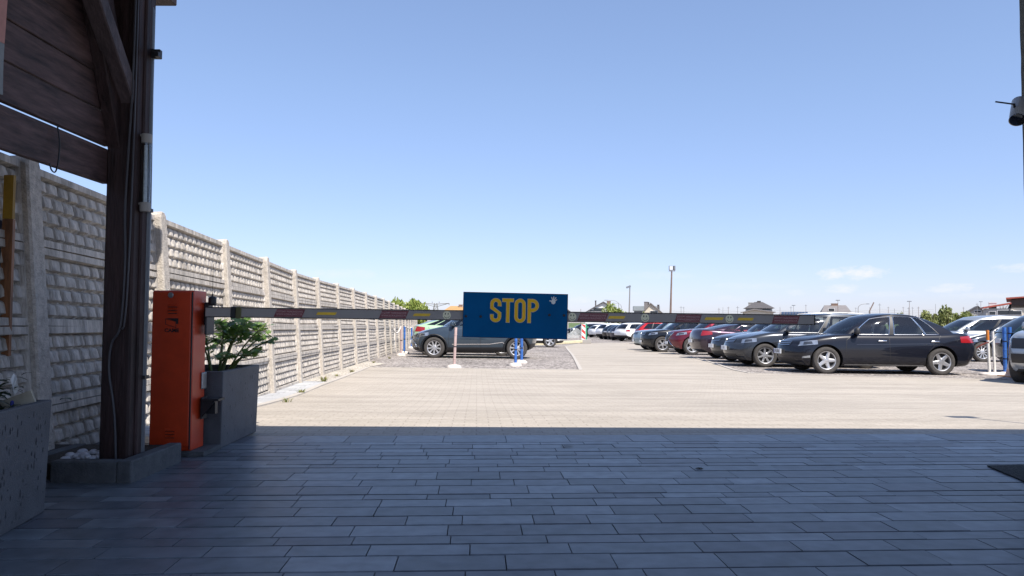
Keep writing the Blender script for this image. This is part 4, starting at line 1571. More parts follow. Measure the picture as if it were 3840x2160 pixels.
WHEELS = {}
def wheel_meshes(r, style):
    key = (round(r, 3), style)
    if key in WHEELS:
        return WHEELS[key]
    w = .105
    rim = r * (.665 if style != 'steel' else .60)
    bm = BM()
    lathe(bm, [(rim, -w * .82), (rim + .012, -w * .95), (r - .035, -w), (r - .012, -w * .86), (r, -w * .55), (r, w * .55), (r - .012, w * .86), (r - .035, w), (rim, w * .85)], 48, axis='Y', cap=False)
    t = bpy.data.meshes.new('wheel')
    bmesh.ops.recalc_face_normals(bm, faces=bm.faces)
    bm.to_mesh(t)
    bm.free()
    t.materials.append(M_rubber)
    for p in t.polygons:
        p.use_smooth = True
    bm = BM()
    lathe(bm, [(rim * .90, w * .3), (rim * .90, -w * .55), (rim * .945, -w * .85), (rim * 1.01, -w * .9), (rim * 1.01, w * .8)], 40, axis='Y', cap=False)
    lathe(bm, [(rim * .90, -w * .1), (0, -w * .1)], 40, axis='Y', cap=False, mi=1)      # dark brake and drum behind the spokes
    lathe(bm, [(.075, -w * .3), (.07, -w * .62), (.03, -w * .7), (0, -w * .7)], 20, axis='Y', cap=False)
    n = {'five': 5, 'ten': 10, 'double': 10, 'nine': 9, 'seven': 7}[style]
    for k in range(n):
        a = 2 * math.pi * k / n
        if style == 'double':
            a = 2 * math.pi * (k // 2) / 5 + (.17 if k % 2 else -.17)
        wi, wo = {'five': (.050, .036), 'ten': (.017, .026), 'double': (.018, .020), 'nine': (.022, .030), 'seven': (.030, .026)}[style]
        ca, sa = math.cos(a), math.sin(a)
        pr, pq = Vector((ca, 0, sa)), Vector((-sa, 0, ca))
        prev = None
        for q, (rr, ww, yo) in enumerate(((.04, wi, -w * .66), (rim * .55, (wi + wo) / 2, -w * .62), (rim * .97, wo, -w * .74))):
            c = pr * rr
            ring = [bm.verts.new(c + pq * ww + Vector((0, yo + .012, 0))), bm.verts.new(c + pq * ww * .55 + Vector((0, yo - .006, 0))), bm.verts.new(c - pq * ww * .55 + Vector((0, yo - .006, 0))), bm.verts.new(c - pq * ww + Vector((0, yo + .012, 0)))]
            if prev:
                for i in range(3):
                    bm.faces.new((prev[i], prev[i + 1], ring[i + 1], ring[i]))
            prev = ring
    rm = bpy.data.meshes.new('rim')
    bmesh.ops.recalc_face_normals(bm, faces=bm.faces)
    bm.to_mesh(rm)
    bm.free()
    rm.materials.append(M_alloy)
    rm.materials.append(mat('brake_dark', (.03, .028, .026), .7))
    for p in rm.polygons:
        p.use_smooth = True
    rm.set_sharp_from_angle(angle=R(35))
    WHEELS[key] = (t, rm)
    return WHEELS[key]

def make_cabin(S, root, col, glass, rear_glass=None, trim=None, pillar=None, roof_col=None, far=False):
    bnds = sorted({0, 1, .03, .97} | {v for w in S['win'] for v in w[1:]})
    us = []
    for a, b in zip(bnds, bnds[1:]):
        n = max(1, int((b - a) / .10))
        us += [lerp(a, b, i / n) for i in range(n)]
    us.append(1)
    z0, z1 = S['wz']
    ss = [0, z0] + [lerp(z0, z1, i / 4) for i in range(1, 4)] + [z1, lerp(z1, 1, .55), 1]
    ts = [-1, -.93, -.87, -.6, -.3, 0, .3, .6, .87, .93, 1]
    V = {}
    bms = {'roof': BM(), 'windscreen': BM(), 'rear_window': BM()}
    sidew = {}
    pill = {}
    def quad(bm, ps):
        vs = []
        tb = V.setdefault(id(bm), {})
        for u, t, s in ps:
            k = (round(u, 5), round(t, 5), round(s, 5))
            if k not in tb:
                tb[k] = bm.verts.new(cab_pt(S, u, t, s))
            vs.append(tb[k])
        bm.faces.new(vs)
    for sg in (-1, 1):
        for a, b in zip(us, us[1:]):
            for c, d in zip(ss, ss[1:]):
                um, sm = (a + b) / 2, (c + d) / 2
                w = next((w for w in S['win'] if w[1] < um < w[2]), None)
                target = bms['roof']
                if w and z0 < sm < z1:
                    if w[0] == 'pillar':
                        target = pill.setdefault((w[1], sg), BM())
                    else:
                        key = (w[0], w[1], sg)
                        target = sidew.setdefault(key, BM())
                quad(target, [(a, sg, c), (b, sg, c), (b, sg, d), (a, sg, d)])
    for t0, t1 in zip(ts, ts[1:]):
        tm = abs((t0 + t1) / 2)
        for c, d in zip(ss, ss[1:]):
            sm = (c + d) / 2
            quad(bms['windscreen'] if tm < .93 and sm < .96 * z1 + .08 else bms['roof'], [(0, t0, c), (0, t1, c), (0, t1, d), (0, t0, d)])
            r0, r1 = S['rg']
            quad(bms['rear_window'] if tm < .87 and z0 < sm < z1 else bms['roof'], [(1, t0, c), (1, t1, c), (1, t1, d), (1, t0, d)])
        for a, b in zip(us, us[1:]):
            quad(bms['roof'], [(a, t0, 1), (b, t0, 1), (b, t1, 1), (a, t1, 1)])
    obj('roof', bms['roof'], roof_col or col, root, smooth=50)
    obj('windscreen', bms['windscreen'], glass, root, smooth=60)
    obj('rear_window', bms['rear_window'], rear_glass or glass, root, smooth=60)
    for b in pill.values():
        obj('door_pillar', b, pillar or M_black, root, smooth=60)
    for (nm, u0, sg), b in sidew.items():
        ws = next(w for w in S['win'] if w[0] == nm and w[1] == u0)
        o = obj('side_window' if nm == 'side_window' else 'quarter_window', b, (rear_glass if (rear_glass and u0 > .4) else glass), root, smooth=60)
        if trim and sg < 0:
            tb = BM()
            a, e = ws[1], ws[2]
            loop = [(lerp(a, e, i / 8), sg, z0) for i in range(9)] + [(e, sg, lerp(z0, z1, i / 5)) for i in range(1, 6)] + [(lerp(e, a, i / 8), sg, z1) for i in range(1, 9)] + [(a, sg, lerp(z1, z0, i / 5)) for i in range(1, 6)]
            pts = [cab_pt(S, *q) + Vector((0, sg * .002, 0)) for q in loop]
            tube(tb, pts, .008, 5, cap=False)
            obj('window_trim', tb, trim, o, smooth=60)

SEAT = None
def seat_mesh():
    global SEAT
    if SEAT:
        return SEAT
    bm = BM()
    box(bm, (.10, 0, .62 + .30), (.16, .46, .62), ry=R(14), taper=.82)
    bevel(bm, .05, 2)
    b2 = BM()
    box(b2, (.20, 0, 1.31 - .0), (.10, .26, .17), ry=R(8))
    bevel(b2, .035, 2)
    tmp = bpy.data.meshes.new('x')
    b2.to_mesh(tmp)
    b2.free()
    bm.from_mesh(tmp)
    me = bpy.data.meshes.new('seat')
    bm.to_mesh(me)
    bm.free()
    me.materials.append(M_seat)
    for p in me.polygons:
        p.use_smooth = True
    me.set_sharp_from_angle(angle=R(50))
    SEAT = me
    return me

def make_car(name, S, col, label, cat='car', group='cars parked on the gravel', wheel='five', glass=None, rear_glass=None, trim=None, rails=None, cladding=None, face='sedan', far=False,
             plate=None, seats=False, roof_col=None, lights=True, pillar=None, mirror=True, handles=True, tail='side', steer=0.):
    root = thing(name, label, cat, group=group)
    L, Wd = S['L'], S['W']
    glass = glass or M_glass
    me = make_body(S, [col, M_black, M_dark], sub=1, nu=20 if far else 34, cladding=cladding)
    o = link('body', me, root)
    bvh = bvh_of(me)
    make_cabin(S, root, col, glass, rear_glass, trim, pillar, roof_col, far)
    hw = Wd / 2
    # wheels: tyre with its rim
    t, rm = wheel_meshes(S['r'], wheel)
    for x in (S['fo'], S['fo'] + S['wb']):
        for sg in (-1, 1):
            w = link('wheel', t, root)
            w.location = (x - L / 2, sg * (hw - .125), S['r'])
            w.rotation_euler = (0, random.uniform(0, 1.2), (0 if sg < 0 else math.pi) + (steer if x < 2 else 0))
            link('rim', rm, w)
    zt0 = pchip(S['top'], .1)
    dn = Vector((1, 0, 0))
    def face_patch(y0, y1, z0, z1, off=.006, n=8, m_=3, front=True):
        bm = BM()
        x = -L / 2 - 2 if front else L / 2 + 2
        d = Vector((1, 0, 0)) if front else Vector((-1, 0, 0))
        rows = [[(x, lerp(y0, y1, i / n), lerp(z0, z1, k / m_)) for i in range(n + 1)] for k in range(m_ + 1)]
        decal(bm, bvh, rows, [[d] * (n + 1)] * (m_ + 1), off)
        return bm
    hz = pchip(S['top'], .25)
    if lights:
        for sg in (-1, 1):
            lo_, hi_ = (.80, .955) if face != 'suv' else (.80, .93)
            b = corner_lamp(S, bvh, True, sg, .30, .93, lambda q: hz * lerp(lo_ - .02, lo_ + .045, q), lambda q: hz * lerp(hi_ - .045, hi_ + .01, q), off=.007)
            h = obj('headlight', b, M_headlamp, root, smooth=60)
            if not far:
                b = corner_lamp(S, bvh, True, sg, .52, .80, lambda q: hz * lerp(lo_ + .03, lo_ + .055, q), lambda q: hz * lerp(hi_ - .05, hi_ - .03, q), n=5, off=.010)
                obj('lamp_bowl', b, mat('lamp_bowl', (.08, .085, .095), .15, .6, coat=1.), h, smooth=60)
            tz = pchip(S['top'], L - .25)
            if tail == 'tall':
                b = corner_lamp(S, bvh, False, sg, .62, .85, lambda q: tz * .62, lambda q: tz * .93, off=.007)
            else:
                b = corner_lamp(S, bvh, False, sg, .38, .80 if tail == 'wedge' else .78, lambda q: tz * lerp(.755, .80 if tail == 'wedge' else .76, q), lambda q: tz * lerp(.925, .895, q), off=.007)
            obj('taillight', b, M_taillamp, root, smooth=60)
    # grille, lower intake, plate
    gb = face_patch(-hw * .46, hw * .46, hz * .80, hz * .925, .005)
    gr_ = obj('grille', gb, M_black, root, smooth=60)
    if not far:
        for k in range(3):
            z = hz * lerp(.815, .91, k / 2)
            gb = face_patch(-hw * .45, hw * .45, z - .006, z + .006, .012, m_=1)
            obj('grille_bar', gb, M_chrome, gr_, smooth=60)
        q = hit(bvh, (-L / 2 - 2, 0, hz * .862), dn, .02)
        eb = BM()
        lathe(eb, [(.055, 0), (.055, -.012), (.044, -.014), (.044, -.008), (0, -.008)], 20, axis='X', c=(q.x, 0, q.z))
        tube(eb, [(q.x - .012, -.03, q.z + .03), (q.x - .012, 0, q.z - .03), (q.x - .012, .03, q.z + .03)], .006, 5)
        obj('emblem', eb, M_chrome, gr_, smooth=40)
    gb = face_patch(-hw * .60, hw * .60, .26, .35, .004)
    obj('air_intake', gb, M_black, root, smooth=60)
    for fr in (True, False):
        pz = .50 if fr else (.80 if S in (SUV, HATCH) else .62)
        q = hit(bvh, ((-L / 2 - 2) if fr else (L / 2 + 2), 0, pz), dn if fr else -dn, .012)
        b = BM()
        sgn = -1 if fr else 1
        box(b, (q.x + sgn * .004, 0, q.z), (.016, .52, .115))
        bevel(b, .003)
        pl_ = obj('number_plate', b, M_plate, root)
        if plate and fr:
            b = BM()
            mtx = Matrix.Translation((q.x - .0135, .012, q.z)) @ Matrix.Rotation(R(-90), 4, 'Z') @ FRONT
            text_bm(b, plate, .088, mtx, bold=.002)
            obj('plate_text', b, M_ink, pl_)
            b = BM()
            bbox_(b, q.x - .0135, q.x - .0122, .215, .258, q.z - .055, q.z + .055)
            obj('plate_band', b, mat('plate_blue', (.01, .03, .25), .4), pl_)
    # doors: shut lines, handles, mirrors on both sides
    if not far:
        d0 = S['fo'] + S['r'] + .12
        xb = lerp(lerp(S['xA'], S['xB'], .0), lerp(S['xD'], S['xC'], .0), next((w[1] for w in S['win'] if w[0] == 'pillar'), .42)) + .01
        d2 = S['fo'] + S['wb'] - .10
        zb0, zb1 = .28, pchip(S['top'], xb) - .06
        for sg in (-1, 1):
            for nm, pts in (('front_door', [(d0 + .16, zb1 - .02), (d0 + .03, zb1 - .12), (d0, .55), (d0 + .03, zb0 + .03), (d0 + .1, zb0), (xb - .02, zb0), (xb, zb0 + .04), (xb, zb1 + .02)]),
                            ('rear_door', [(xb + .012, zb0), (d2 - .36, zb0), (d2 - .28, zb0 + .05), (d2 - .20, .55), (d2 + .02, .78), (d2 + .10, zb1 + .0)])):
                dr = obj(nm, side_strip(S, bvh, pts, .011, .0025, sg), M_black, root)
                hx_ = (xb - .17) if nm == 'front_door' else (d2 - .05)
                if handles:
                    q = hit(bvh, (hx_ - L / 2, sg * 3, zb1 - .14), (0, -sg, 0), .018)
                    if q is not None:
                        b = BM()
                        box(b, q, (.20, .022, .036))
                        bevel(b, .009, 2)
                        obj('handle', b, trim or col, dr, smooth=50)
            obj('sill_moulding', side_strip(S, bvh, [(d0 - .02, zb0 - .055), (d2 - .30, zb0 - .055)], .022, .006, sg), M_black if not trim else M_steel, root)
    if mirror:
        for sg in (-1, 1):
            b0_ = cab_pt(S, .07, sg, .10)
            b = BM()
            box(b, b0_ + Vector((.02, sg * .15, .055)), (.12, .24, .15), rz=sg * .25, taper=.86)
            bevel(b, .035, 2)
            bm2 = BM()
            mm_ = obj('mirror', b, M_black if name == 'parked_sedan' or far else col, root, smooth=60)
            box(bm2, b0_ + Vector((.03, sg * .05, .0)), (.06, .14, .03))
            obj('mirror_foot', bm2, M_black, mm_)
            bm2.free() if False else None
    if rails:
        for sg in (-1, 1):
            b = BM()
            pts = [cab_pt(S, u, sg * .93, 1) + Vector((0, 0, h)) for u, h in ((.10, .0), (.14, .035), (.5, .04), (.88, .035), (.93, .0))]
            tube(b, spline(pts, 4), .014, 6)
            obj('roof_rail', b, rails, root, smooth=60)
    if seats:
        zs_ = S['H'] - 1.45 + pchip(S['top'], 2) - .975
        for x, ys in ((lerp(S['xA'], S['xD'], .36), (-.37, .37)), (lerp(S['xA'], S['xD'], .66), (-.4, .0, .4))):
            for y in ys:
                s_ = link('seat', seat_mesh(), root)
                s_.location = (x - L / 2, y, -.06)
        b = BM()
        box(b, (S['xA'] + .62 - L / 2, 0, pchip(S['top'], 1.5) + .0), (.45, Wd * .74, .10))
        bevel(b, .03)
        obj('dashboard', b, M_dark, root)
        b = BM()
        tube(b, [Vector((S['xA'] + .93 - L / 2 + .05 * math.sin(a), -.37 + .18 * math.cos(a), pchip(S['top'], 1.5) + .06 + .17 * math.sin(a))) for a in [i * .5236 for i in range(13)]], .014, 6, cap=False)
        obj('steering_wheel', b, M_dark, root)
    root['_bvh'] = 0
    del root['_bvh']
    root_info[root.name] = (S, bvh)
    return root
root_info = {}
def place_wheel(root, S, px, py, yaw=0., front=True, near=-1):
    """stand the car so that its near front (or rear) wheel touches the ground at a photo pixel"""
    p = P(px, py)
    x = (S['fo'] if front else S['fo'] + S['wb']) - S['L'] / 2
    v = Matrix.Rotation(yaw, 3, 'Z') @ Vector((x, near * (S['W'] / 2 - .10), 0))
    root.rotation_euler = (0, 0, yaw)
    root.location = (p.x - v.x, p.y - v.y, 0)
    settle(root, S)
def place_nose(root, S, px, Y, yaw=0., tail=False):
    """put the nearest nose (or tail) corner on the photo column px at distance Y"""
    d = ray(px, 1200)
    X = d.x / d.y * Y
    v = Matrix.Rotation(yaw, 3, 'Z') @ Vector((S['L'] / 2 * (1 if tail else -1), 0, 0))
    root.rotation_euler = (0, 0, yaw)
    root.location = (X - v.x, Y - v.y, 0)
    settle(root, S)
def settle(root, S):
    yaw = root.rotation_euler.z
    c, s = math.cos(yaw), math.sin(yaw)
    def g(lx, ly):
        return gz(root.location.x + c * lx - s * ly, root.location.y + s * lx + c * ly)
    f = S['fo'] - S['L'] / 2
    r = f + S['wb']
    h = S['W'] / 2 - .12
    zf, zr = (g(f, -h) + g(f, h)) / 2, (g(r, -h) + g(r, h)) / 2
    zl, zq = (g(f, -h) + g(r, -h)) / 2, (g(f, h) + g(r, h)) / 2
    root.location.z = (zf + zr) / 2 - (zr - zf) / S['wb'] * (f + r) / 2 - .004
    root.rotation_euler = (math.atan2(zq - zl, 2 * h), -math.atan2(zr - zf, S['wb']), yaw)

def extra(root, name, bm, mt, parent=None, smooth=60):
    return obj(name, bm, mt, parent or root, smooth=smooth)

C_black = paint('paint_black_blue', (.009, .010, .016), .3, 0., .75)
C_slate = paint('paint_slate', (.042, .060, .080), .3, .35)
C_grey = paint('paint_graphite', (.030, .034, .042), .26, .3)
C_merc = paint('paint_dark_grey', (.024, .028, .037), .28, .3)
C_plum = paint('paint_plum', (.035, .022, .036), .28, .4)
C_red = paint('paint_wine_red', (.13, .008, .020), .3, .4)
C_redb = paint('paint_bright_red', (.40, .015, .02), .3, .2)
C_blk = paint('paint_black', (.008, .009, .012), .3, 0., .75)
C_ice = paint('paint_ice_blue', (.23, .30, .35), .3, .4)
C_white = paint('paint_white', (.78, .78, .77), .35, 0.)
C_silver = paint('paint_silver', (.34, .365, .39), .32, .5)
C_green = paint('paint_pale_green', (.36, .52, .33), .35, .15)
C_navy = paint('paint_navy', (.018, .022, .050), .3, .3)
C_teal = paint('paint_dark_teal', (.015, .035, .038), .3, .3)

# --- the front row on the right, nearest first
random.seed(31)
jet = make_car('parked_sedan', SEDAN, C_black, 'black saloon with chrome window lines and five-spoke wheels, nearest of the right row', 'car', wheel='five', trim=M_chrome, plate='SR 52020', seats=True, glass=glass_mat('clear_car_glass', (.74, .80, .79)))
place_wheel(jet, SEDAN, 3097, 1401, R(-1.5))
S, bvh = root_info[jet.name]
extra(jet, 'crease_glint', side_strip(S, bvh, [(1.55, .695), (2.6, .715), (3.35, .735)], .010, .004), paint('paint_crease_glint', (.06, .062, .075), .25, .3))  # lighter strip painted in as the light caught along the door crease
b = BM()
prism(b, [(-.02, 0), (.10, 0), (.12, .05), (.07, .02)], -.008, .008, off=(1.02, 0, 1.355))
extra(jet, 'roof_aerial', b, C_black)
b = corner_lamp(S, bvh, True, -1, .50, .72, lambda q: lerp(.36, .375, q), lambda q: lerp(.40, .43, q), n=4, off=.008)
extra(jet, 'fog_lamp', b, M_headlamp)

meg = make_car('parked_estate_car', WAGON, C_grey, 'dark grey estate car with pale roof rails, half hidden behind the black saloon', 'car', wheel='seven', trim=M_steel, rails=mat('rail_silver', (.55, .55, .55), .4, .4), seats=True, plate='SK', glass=glass_mat('clear_car_glass', (.74, .80, .79)))
place_wheel(meg, WAGON, 2868, 1377, R(-1))
mer = make_car('parked_sedan', SEDAN, C_merc, 'dark grey saloon nose with round badge between the estate car and the plum coupe', 'car', wheel='ten')
place_nose(mer, SEDAN, 2664, 23.2, 0)
COUPE = dict(SEDAN, L=4.65, W=1.83, H=1.40, r=.335, top=[(0, .64), (.08, .70), (.3, .77), (.8, .87), (1.25, .93), (1.5, .95), (2.6, .98), (3.6, 1.03), (4.2, 1.06), (4.5, 1.05), (4.6, 1.0), (4.65, .92)], xA=1.3, xB=2.15, xC=3.0, xD=4.25)
plum = make_car('parked_coupe', COUPE, C_plum, 'dark plum coupe parked tail first, its big red tail lamp towards the drive', 'car', wheel='ten', trim=M_chrome, tail='wedge')
place_nose(plum, COUPE, 2588, 26.3, R(180), tail=True)
lex = make_car('parked_suv', SUV, C_red, 'wine-red off-roader with a tall dark grille, between the plum coupe and the black off-roader', 'SUV', wheel='five', rear_glass=M_gdark, face='suv')
place_wheel(lex, SUV, 2596, 1331, R(1))
S, bvh = root_info[lex.name]
b = BM()
zz = [[(-S['L'] / 2 - 2, lerp(-w, w, i / 8), z) for i in range(9)] for z, w in ((.30, .50), (.45, .40), (.62, .26), (.78, .36), (.93, .46))]
decal(b, bvh, zz, [[Vector((1, 0, 0))] * 9] * 5, .013)
extra(lex, 'spindle_grille', b, M_black)
b = BM()
for sg in (-1, 1):
    pts = [hit(bvh, (-S['L'] / 2 - 2, sg * w, z), (1, 0, 0), .016) for z, w in ((.30, .52), (.45, .42), (.62, .28), (.78, .38), (.93, .48))]
    tube(b, spline(pts, 3), .013, 5)
extra(lex, 'grille_surround', b, M_chrome)
x5 = make_car('parked_suv', SUV, C_blk, 'black off-roader with double-spoke wheels, nose out between the red one and the pale blue one', 'SUV', wheel='double', face='suv', rear_glass=M_gdark)
place_wheel(x5, SUV, 2484, 1320.5, R(1))
ice = make_car('parked_suv', dict(SUV, H=1.80), C_ice, 'pale ice-blue off-roader nose behind the black off-roader', 'SUV', wheel='ten', face='suv', rear_glass=M_gdark)
place_nose(ice, SUV, 2372, 39.3, 0)
redc = make_car('parked_suv', SUV, C_redb, 'bright red car with only its roof showing behind the ice-blue nose', 'SUV', wheel='ten', rear_glass=M_gdark, tail='tall')
place_nose(redc, SUV, 2378, 56, R(180), tail=True)

# --- the far row: light copies of two kinds, tail towards the drive
random.seed(44)
def recolour(root, new, old):
    for o in root.children:
        if o.type == 'MESH':
            for sl in o.material_slots:
                if sl.material == old:
                    sl.link = 'OBJECT'
                    sl.material = new
FSUV = make_car('parked_suv', SUV, C_white, 'white off-roader tail with a red lamp beside the bright red car', 'SUV', 'far row of parked cars', wheel='five', far=True, glass=M_gdark, cladding=.22)
place_nose(FSUV, SUV, 2320, 66, R(212), tail=True)
def far_copy(src, S, px, Y, yaw, colr, old, label, cat='SUV', group='far row of parked cars', tail=True):
    c = copy_tree(src)
    place_nose(c, S, px, Y, yaw, tail=tail and abs(yaw) > 1.6)
    if colr is not old:
        recolour(c, colr, old)
    tag(c, label, cat, group)
    return c
FHAT = make_car('parked_hatchback', HATCH, C_navy, 'dark navy hatchback tail left of the white off-roader', 'car', 'far row of parked cars', wheel='nine', far=True, glass=M_gdark)
place_nose(FHAT, HATCH, 2300, 70, R(212), tail=True)
far_copy(FHAT, HATCH, 2287, 74, R(212), C_merc, C_navy, 'dark grey hatchback tail squeezed between navy and white cars of the far row', 'car')
far_copy(FSUV, SUV, 2246, 78, R(212), C_white, C_white, 'taller white off-roader with a dark rear window, middle of the far row')
far_copy(FHAT, HATCH, 2270, 75.6, R(212), C_blk, C_navy, 'small black hatchback partly in front of the taller white off-roader', 'car')
far_copy(FHAT, HATCH, 2215, 88, R(212), C_white, C_navy, 'white hatchback right of the dark off-roader in the far row', 'car')
far_copy(FSUV, SUV, 2190, 93, R(212), C_blk, C_white, 'dark off-roader just right of the red and white marker board')
far_copy(FHAT, HATCH, 2150, 112, R(150), C_silver, C_navy, 'silver hatchback far off beyond the chain-link fence', 'car')
far_copy(FSUV, SUV, 2128, 108, R(20), C_blk, C_white, 'black car seen past the right edge of the STOP board')
far_copy(FHAT, HATCH, 2172, 118, R(180), C_navy, C_navy, 'dark blue car behind the chain-link fence, left of the marker board', 'car')
far_copy(FHAT, HATCH, 2225, 104, R(180), C_ice, C_navy, 'pale car roof peeping out behind the white hatchback of the far row', 'car')

# --- left group beside the wall
cap = make_car('parked_crossover', HATCH, C_slate, 'slate grey crossover parked behind the STOP board, nose to the wall', 'car', wheel='nine', trim=None, seats=True, cladding=.16, roof_col=C_slate, steer=.0, glass=glass_mat('clear_car_glass', (.74, .80, .79)))
place_wheel(cap, HATCH, 1628, 1342, R(-.5))
S, bvh = root_info[cap.name]
extra(cap, 'side_moulding', side_strip(S, bvh, [(1.42, .44), (2.6, .46), (3.0, .52), (3.08, .47)], .028, .008), M_chrome)
for sg in (-1, 1):
    b = BM()
    pts = [hit(bvh, (-S['L'] / 2 - 1.2, sg * y - sg * 0, z), (1, -sg * .15, 0), .012) for y, z in ((.60, .34), (.86, .35), (.82, .46), (.62, .50))]
    pts = [p for p in pts if p is not None]
    if len(pts) > 2:
        tube(b, pts, .012, 5)
        extra(cap, 'fog_lamp_trim', b, M_chrome)
    else:
        b.free()
arch = BM()
for x in (S['fo'], S['fo'] + S['wb']):
    pts = []
    for k in range(19):
        a = R(lerp(-8, 188, k / 18))
        q = hit(bvh, (x - S['L'] / 2 + (S['r'] + .085) * math.cos(a), -3, S['r'] + (S['r'] + .085) * math.sin(a)), (0, 1, 0), .004)
        if q is not None:
            pts.append(q)
    tube(arch, pts, .022, 6)
extra(cap, 'wheel_arch_trim', arch, M_black)
LIFT = dict(HATCH, xC=2.75, xD=4.02, H=1.50, wz=(.05, .80))
grn = make_car('parked_hatchback', LIFT, C_green, 'pale green hatchback showing its tail lamp behind the slate crossover', 'car', wheel='ten', rear_glass=M_gdark)
place_nose(grn, HATCH, 1548, 27.0, R(180), tail=True)
sil = make_car('parked_suv', SUV, C_silver, 'tall silver car with black roof rails behind the slate crossover', 'SUV', wheel='ten', rails=M_black, rear_glass=M_gdark)
place_nose(sil, SUV, 1560, 30.4, R(0))
van = far_copy(FSUV, SUV, 2118, 43, R(180), C_white, C_white, 'white car whose bumper and wheel show below the STOP board at right', 'car', 'cars parked on the gravel', tail=False)

# --- right group behind the posts
mpv = make_car('parked_van', MPV, C_silver, 'silver high-roofed van behind the boot of the black saloon', 'van', wheel='ten', rear_glass=M_gdark)
place_nose(mpv, MPV, 3440, 27.0, R(-2))
bsu = make_car('parked_crossover', dict(HATCH, L=4.4, W=1.82, H=1.60, wb=2.64, r=.345), C_merc, 'dark grey crossover with ten-spoke wheels behind the tail of the black saloon', 'car', wheel='ten', cladding=.2, seats=True)
place_wheel(bsu, dict(HATCH, L=4.4, W=1.82, wb=2.64), 3683, 1357, R(2))
teal = make_car('parked_hatchback', HATCH, C_teal, 'dark teal hatchback with a plate on its tail, behind the blue posts', 'car', wheel='ten', rear_glass=M_gdark)
place_nose(teal, HATCH, 3735, 19.0, R(165), tail=True)
tyt = make_car('parked_suv', dict(SUV, L=5.0, H=1.75), C_silver, 'silver car with a tall black grille cut off by the right picture edge', 'SUV', wheel='ten', face='suv', plate='STA 4', seats=False)
ST = dict(SUV, L=5.0)
place_nose(tyt, ST, 3950, 13.9, R(38))
S, bvh = root_info[tyt.name]
for z0, z1 in ((.70, .90), (.42, .60)):
    b = BM()
    rows = [[(-S['L'] / 2 - 2, lerp(-.80, .80, i / 10), lerp(z0, z1, k / 3)) for i in range(11)] for k in range(4)]
    decal(b, bvh, rows, [[Vector((1, 0, 0))] * 11] * 4, .012)
    extra(tyt, 'grille_field', b, M_black)
# ================================================================== POSTS, BOARDS AND FENCES OF THE YARD
M_blue = mat('post_blue', (.035, .13, .42), .5, var=.25, scale=10)
M_pink = mat('post_faded_pink', (.46, .34, .32), .7, var=.15, scale=10)
M_foot = mat('foot_concrete', (.60, .55, .50), .9, var=.2, scale=12)
M_whitep = mat('post_white', (.70, .68, .64), .5, var=.08, scale=12)
M_orangep = mat('post_orange', (.62, .20, .03), .5)
def post_thing(px, py, h, r, mt, label, foot=.17, lean=(0, 0), bands=3, cat='post', group='marker posts on round feet', top=None, foot_h=.07):
    p = P(px, py)
    t = thing('marker_post', label, cat, (p.x, p.y, gz(p.x, p.y)), 0, group)
    b = BM()
    q = Vector((lean[0], lean[1], h))
    n = 8
    tube(b, [q * (i / n) for i in range(n + 1)], r, 14)
    obj('pole', b, mt, t, smooth=60)
    for k in range(bands):
        b = BM()
        c = q * ((k + .8) / (bands + .4))
        d = q.normalized()
        tube(b, [c - d * .012, c + d * .012], r * 1.12, 14)
        obj('band', b, M_black if k % 2 else mt, t, smooth=60)
    if top:
        b = BM()
        tube(b, [q * (1 - top), q * 1.003], r * 1.06, 14)
        obj('cap', b, M_orangep, t, smooth=60)
    if foot:
        b = BM()
        lathe(b, [(0, 0), (foot, 0), (foot, foot_h * .4), (foot * .85, foot_h), (r * 1.5, foot_h * 1.3), (0, foot_h * 1.3)], 22)
        for v in b.verts:
            v.co += Vector((.012 * noise.noise(v.co * 9), .012 * noise.noise(v.co * 9 + Vector((5, 0, 0))), 0))
        obj('foot', b, M_foot, t, smooth=50)
    return t
post_thing(1703, 1381, .98, .034, M_pink, 'faded pinkish post on a round foot standing in front of the slate crossover', lean=(.035, 0), foot=.18)
post_thing(1933, 1373, .80, .036, M_blue, 'blue post below the STOP board, left one of the pair', foot=.17, lean=(.01, 0))
post_thing(1956, 1362, .80, .040, M_blue, 'blue post below the STOP board, right one of the pair, further back', foot=.16, lean=(.0, .0))
post_thing(1516, 1326, 1.02, .042, M_blue, 'blue post beside the nose of the slate crossover near the wall', foot=.19)
post_thing(1504, 1334, .98, .036, M_pink, 'faded pink post at the wall, left of the blue one', foot=.16)
post_thing(1543, 1306, 1.05, .04, M_blue, 'blue post behind the bonnet of the slate crossover, by the pale green car', foot=.18)
post_thing(1478, 1322, .95, .022, M_whitep, 'thin white post against the wall left of the pink post', foot=0, bands=0)
post_thing(3711, 1406, 1.06, .032, M_whitep, 'white post with an orange top at the right behind the black saloon', foot=.22, bands=0, top=.22, foot_h=.05, lean=(-.03, 0))
post_thing(3731, 1405, 1.03, .030, M_whitep, 'plain white post next to the one with an orange top', foot=.20, bands=0, foot_h=.05, lean=(-.03, 0))
post_thing(3770, 1404, 1.14, .042, M_blue, 'blue post at the far right, left one of the pair by the cone', foot=.15, bands=5, foot_h=.05)
post_thing(3790, 1400, 1.15, .042, M_blue, 'blue post at the far right, right one of the pair behind the cone', foot=.15, bands=4, foot_h=.05)
p = P(3796, 1413)
cn = thing('traffic_cone', 'worn pale traffic cone at the foot of the blue posts by the right edge', 'traffic cone', (p.x, p.y, gz(p.x, p.y)))
b = BM()
lathe(b, [(.165, 0), (.165, .03), (.13, .05), (.105, .17), (.10, .171), (.065, .40), (.03, .62), (.0, .63)], 22)
obj('cone', b, mat('cone_worn', (.62, .45, .34), .7, var=.2, scale=12), cn, smooth=40)
b = BM()
lathe(b, [(.108, .15), (.074, .36)], 22, cap=False)
obj('white_sleeve', b, mat('cone_white', (.72, .66, .62), .6), cn, smooth=60)
b = BM()
box(b, (0, 0, .012), (.42, .42, .024))
